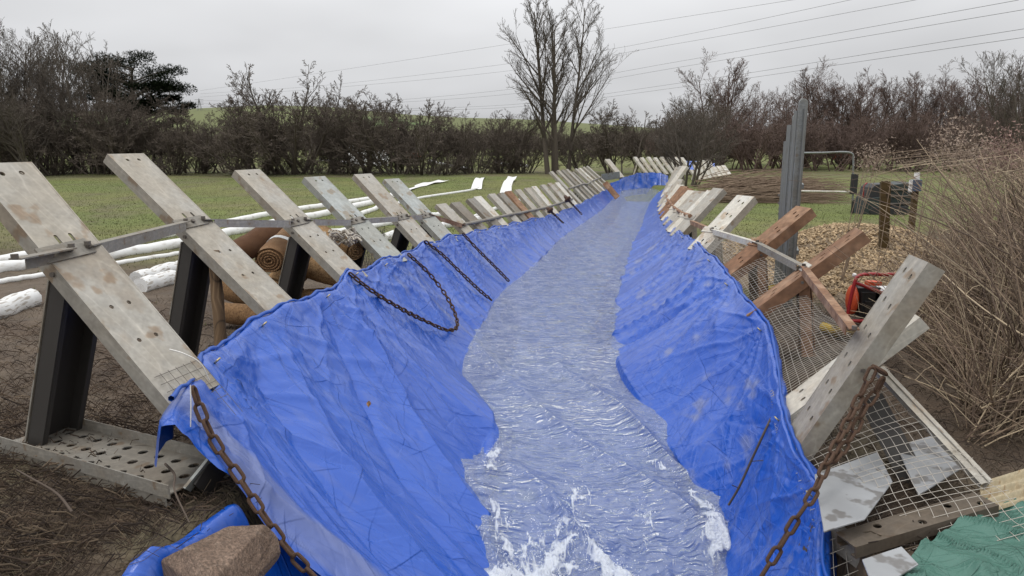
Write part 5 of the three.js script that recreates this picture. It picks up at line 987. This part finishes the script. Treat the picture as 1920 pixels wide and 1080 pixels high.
// ---------------------------------------------------------------- far field bits
{
  const D = 62, R = mulberry(221);
  const bits = [[655, 690, 290, 'long low white sheet seen through the hedge, left of centre', 1.6], [700, 730, 284, 'white sheet patch through the hedge, right of the long one', 1.3]];
  for (const [u0, u1, v, l, h] of bits) solo('white_sheet', l, 'sheet', grid(12, 8, (i, j) => { const p = W(lerp(u0, u1, i / 12), v, D); p.y = landY(p.x, D) + h * (1 - j / 8) + .1 * Math.sin(i); p.z += j * .12 + .15 * Math.sin(i * 1.3 + j * .4); return p; }), M.hose, 'white sheets beyond the hedge');
  for (const [pts, l] of [[[[805, 302], [840, 310], [880, 318]], 'white hose beyond the hedge, slanting down to the right'], [[[600, 300], [640, 304], [680, 311]], 'white hose beyond the hedge, farthest left'], [[[930, 306], [960, 310], [990, 312]], 'white hose beyond the hedge near the tall tree']]) {
    const P = smoothPath(pts.map(p => { const q = W(p[0], p[1], 58); const r = ray(p[0], p[1]), s = (.1 - CY) / r.y; return s > 0 && s < 140 ? V3(r.x * s, .12, r.z * s) : q; }), 14); solo('layflat_hose', l, 'hose', tubeGeo(P, .12, 6), M.hose, 'white hoses beyond the hedge');
  }
  for (const [u, v, l] of [[775, 298, 'red machine glimpsed through the hedge'], [1575, 315, 'small red marker glimpsed beyond the gate']]) { const p = W(u, v, 66); p.y = landY(p.x, 66); const th = thing('red_machine', l, 'machine', p, 'red things beyond the hedge'); part(th, 'body', box(p.x, p.y + .7, p.z, 1.3, .7, .8), M.orange); part(th, 'cab', box(p.x + .2, p.y + 1.2, p.z, .6, .4, .7), M.black); for (const s of [-.4, .4]) part(th, 'wheel', (() => { const g = new THREE.CylinderGeometry(.3, .3, .2, 14); g.rotateX(Math.PI / 2); g.translate(p.x + s, p.y + .3, p.z + .42); return g; })(), M.black); }
}
// ---------------------------------------------------------------- pylon and power lines
{
  const lines = [[[1880, -62], [1280, 32], [640, 131], 'uppermost power line'], [[1920, -70], [1280, 66], [1120, 96], [640, 157], 'second power line from the top'], [[1920, -38], [1280, 80], [960, 132], [640, 163], 'third power line from the top'], [[1910, 0], [1280, 114], [960, 167], [640, 193], 'fourth power line from the top'], [[1920, 18], [1280, 125], [960, 176], [640, 196], 'fifth power line from the top'], [[1920, 54], [1280, 155], [960, 196], [640, 205], 'sixth power line from the top'], [[1920, 70], [1280, 163], [960, 201], [640, 208], 'lowest power line']];
  lines.forEach((L, i) => { const lab = L.pop(), far = [375, 170 + i * 6]; const pts = [...L.map(([u, v]) => W(u, v, lerp(70, 330, Math.pow(clamp((1920 - u) / 1545), 1.2)))), W(far[0], far[1], 390)]; solo('power_line', `${lab} crossing the grey sky`, 'power line', tubeGeo(smoothPath(pts, 60), smoothPath(pts, 60).map(q => .02 + .00004 * -q.z * 1), 4, false), M.line, 'power lines'); });
  const b = W(375, 212, 392), th = thing('pylon', 'tiny lattice pylon on the hill skyline', 'pylon', b), g = new Geo(), H = W(375, 188, 392).y - b.y + 1;
  for (const s of [[-1, -1], [1, -1], [-1, 1], [1, 1]]) g.tube([b.clone().add(V3(s[0] * 1.1, 0, s[1] * 1.1)), b.clone().add(V3(0, H, 0))], .12, 4); const arms = new Geo(); for (const t of [.6, .75, .9]) arms.tube([b.clone().add(V3(-2.2, H * t, 0)), b.clone().add(V3(2.2, H * t, 0))], .1, 4);
  part(th, 'tower', g.geo(), M.line); part(th, 'crossarms', arms.geo(), M.line);
}
renderer.render(scene, camera);
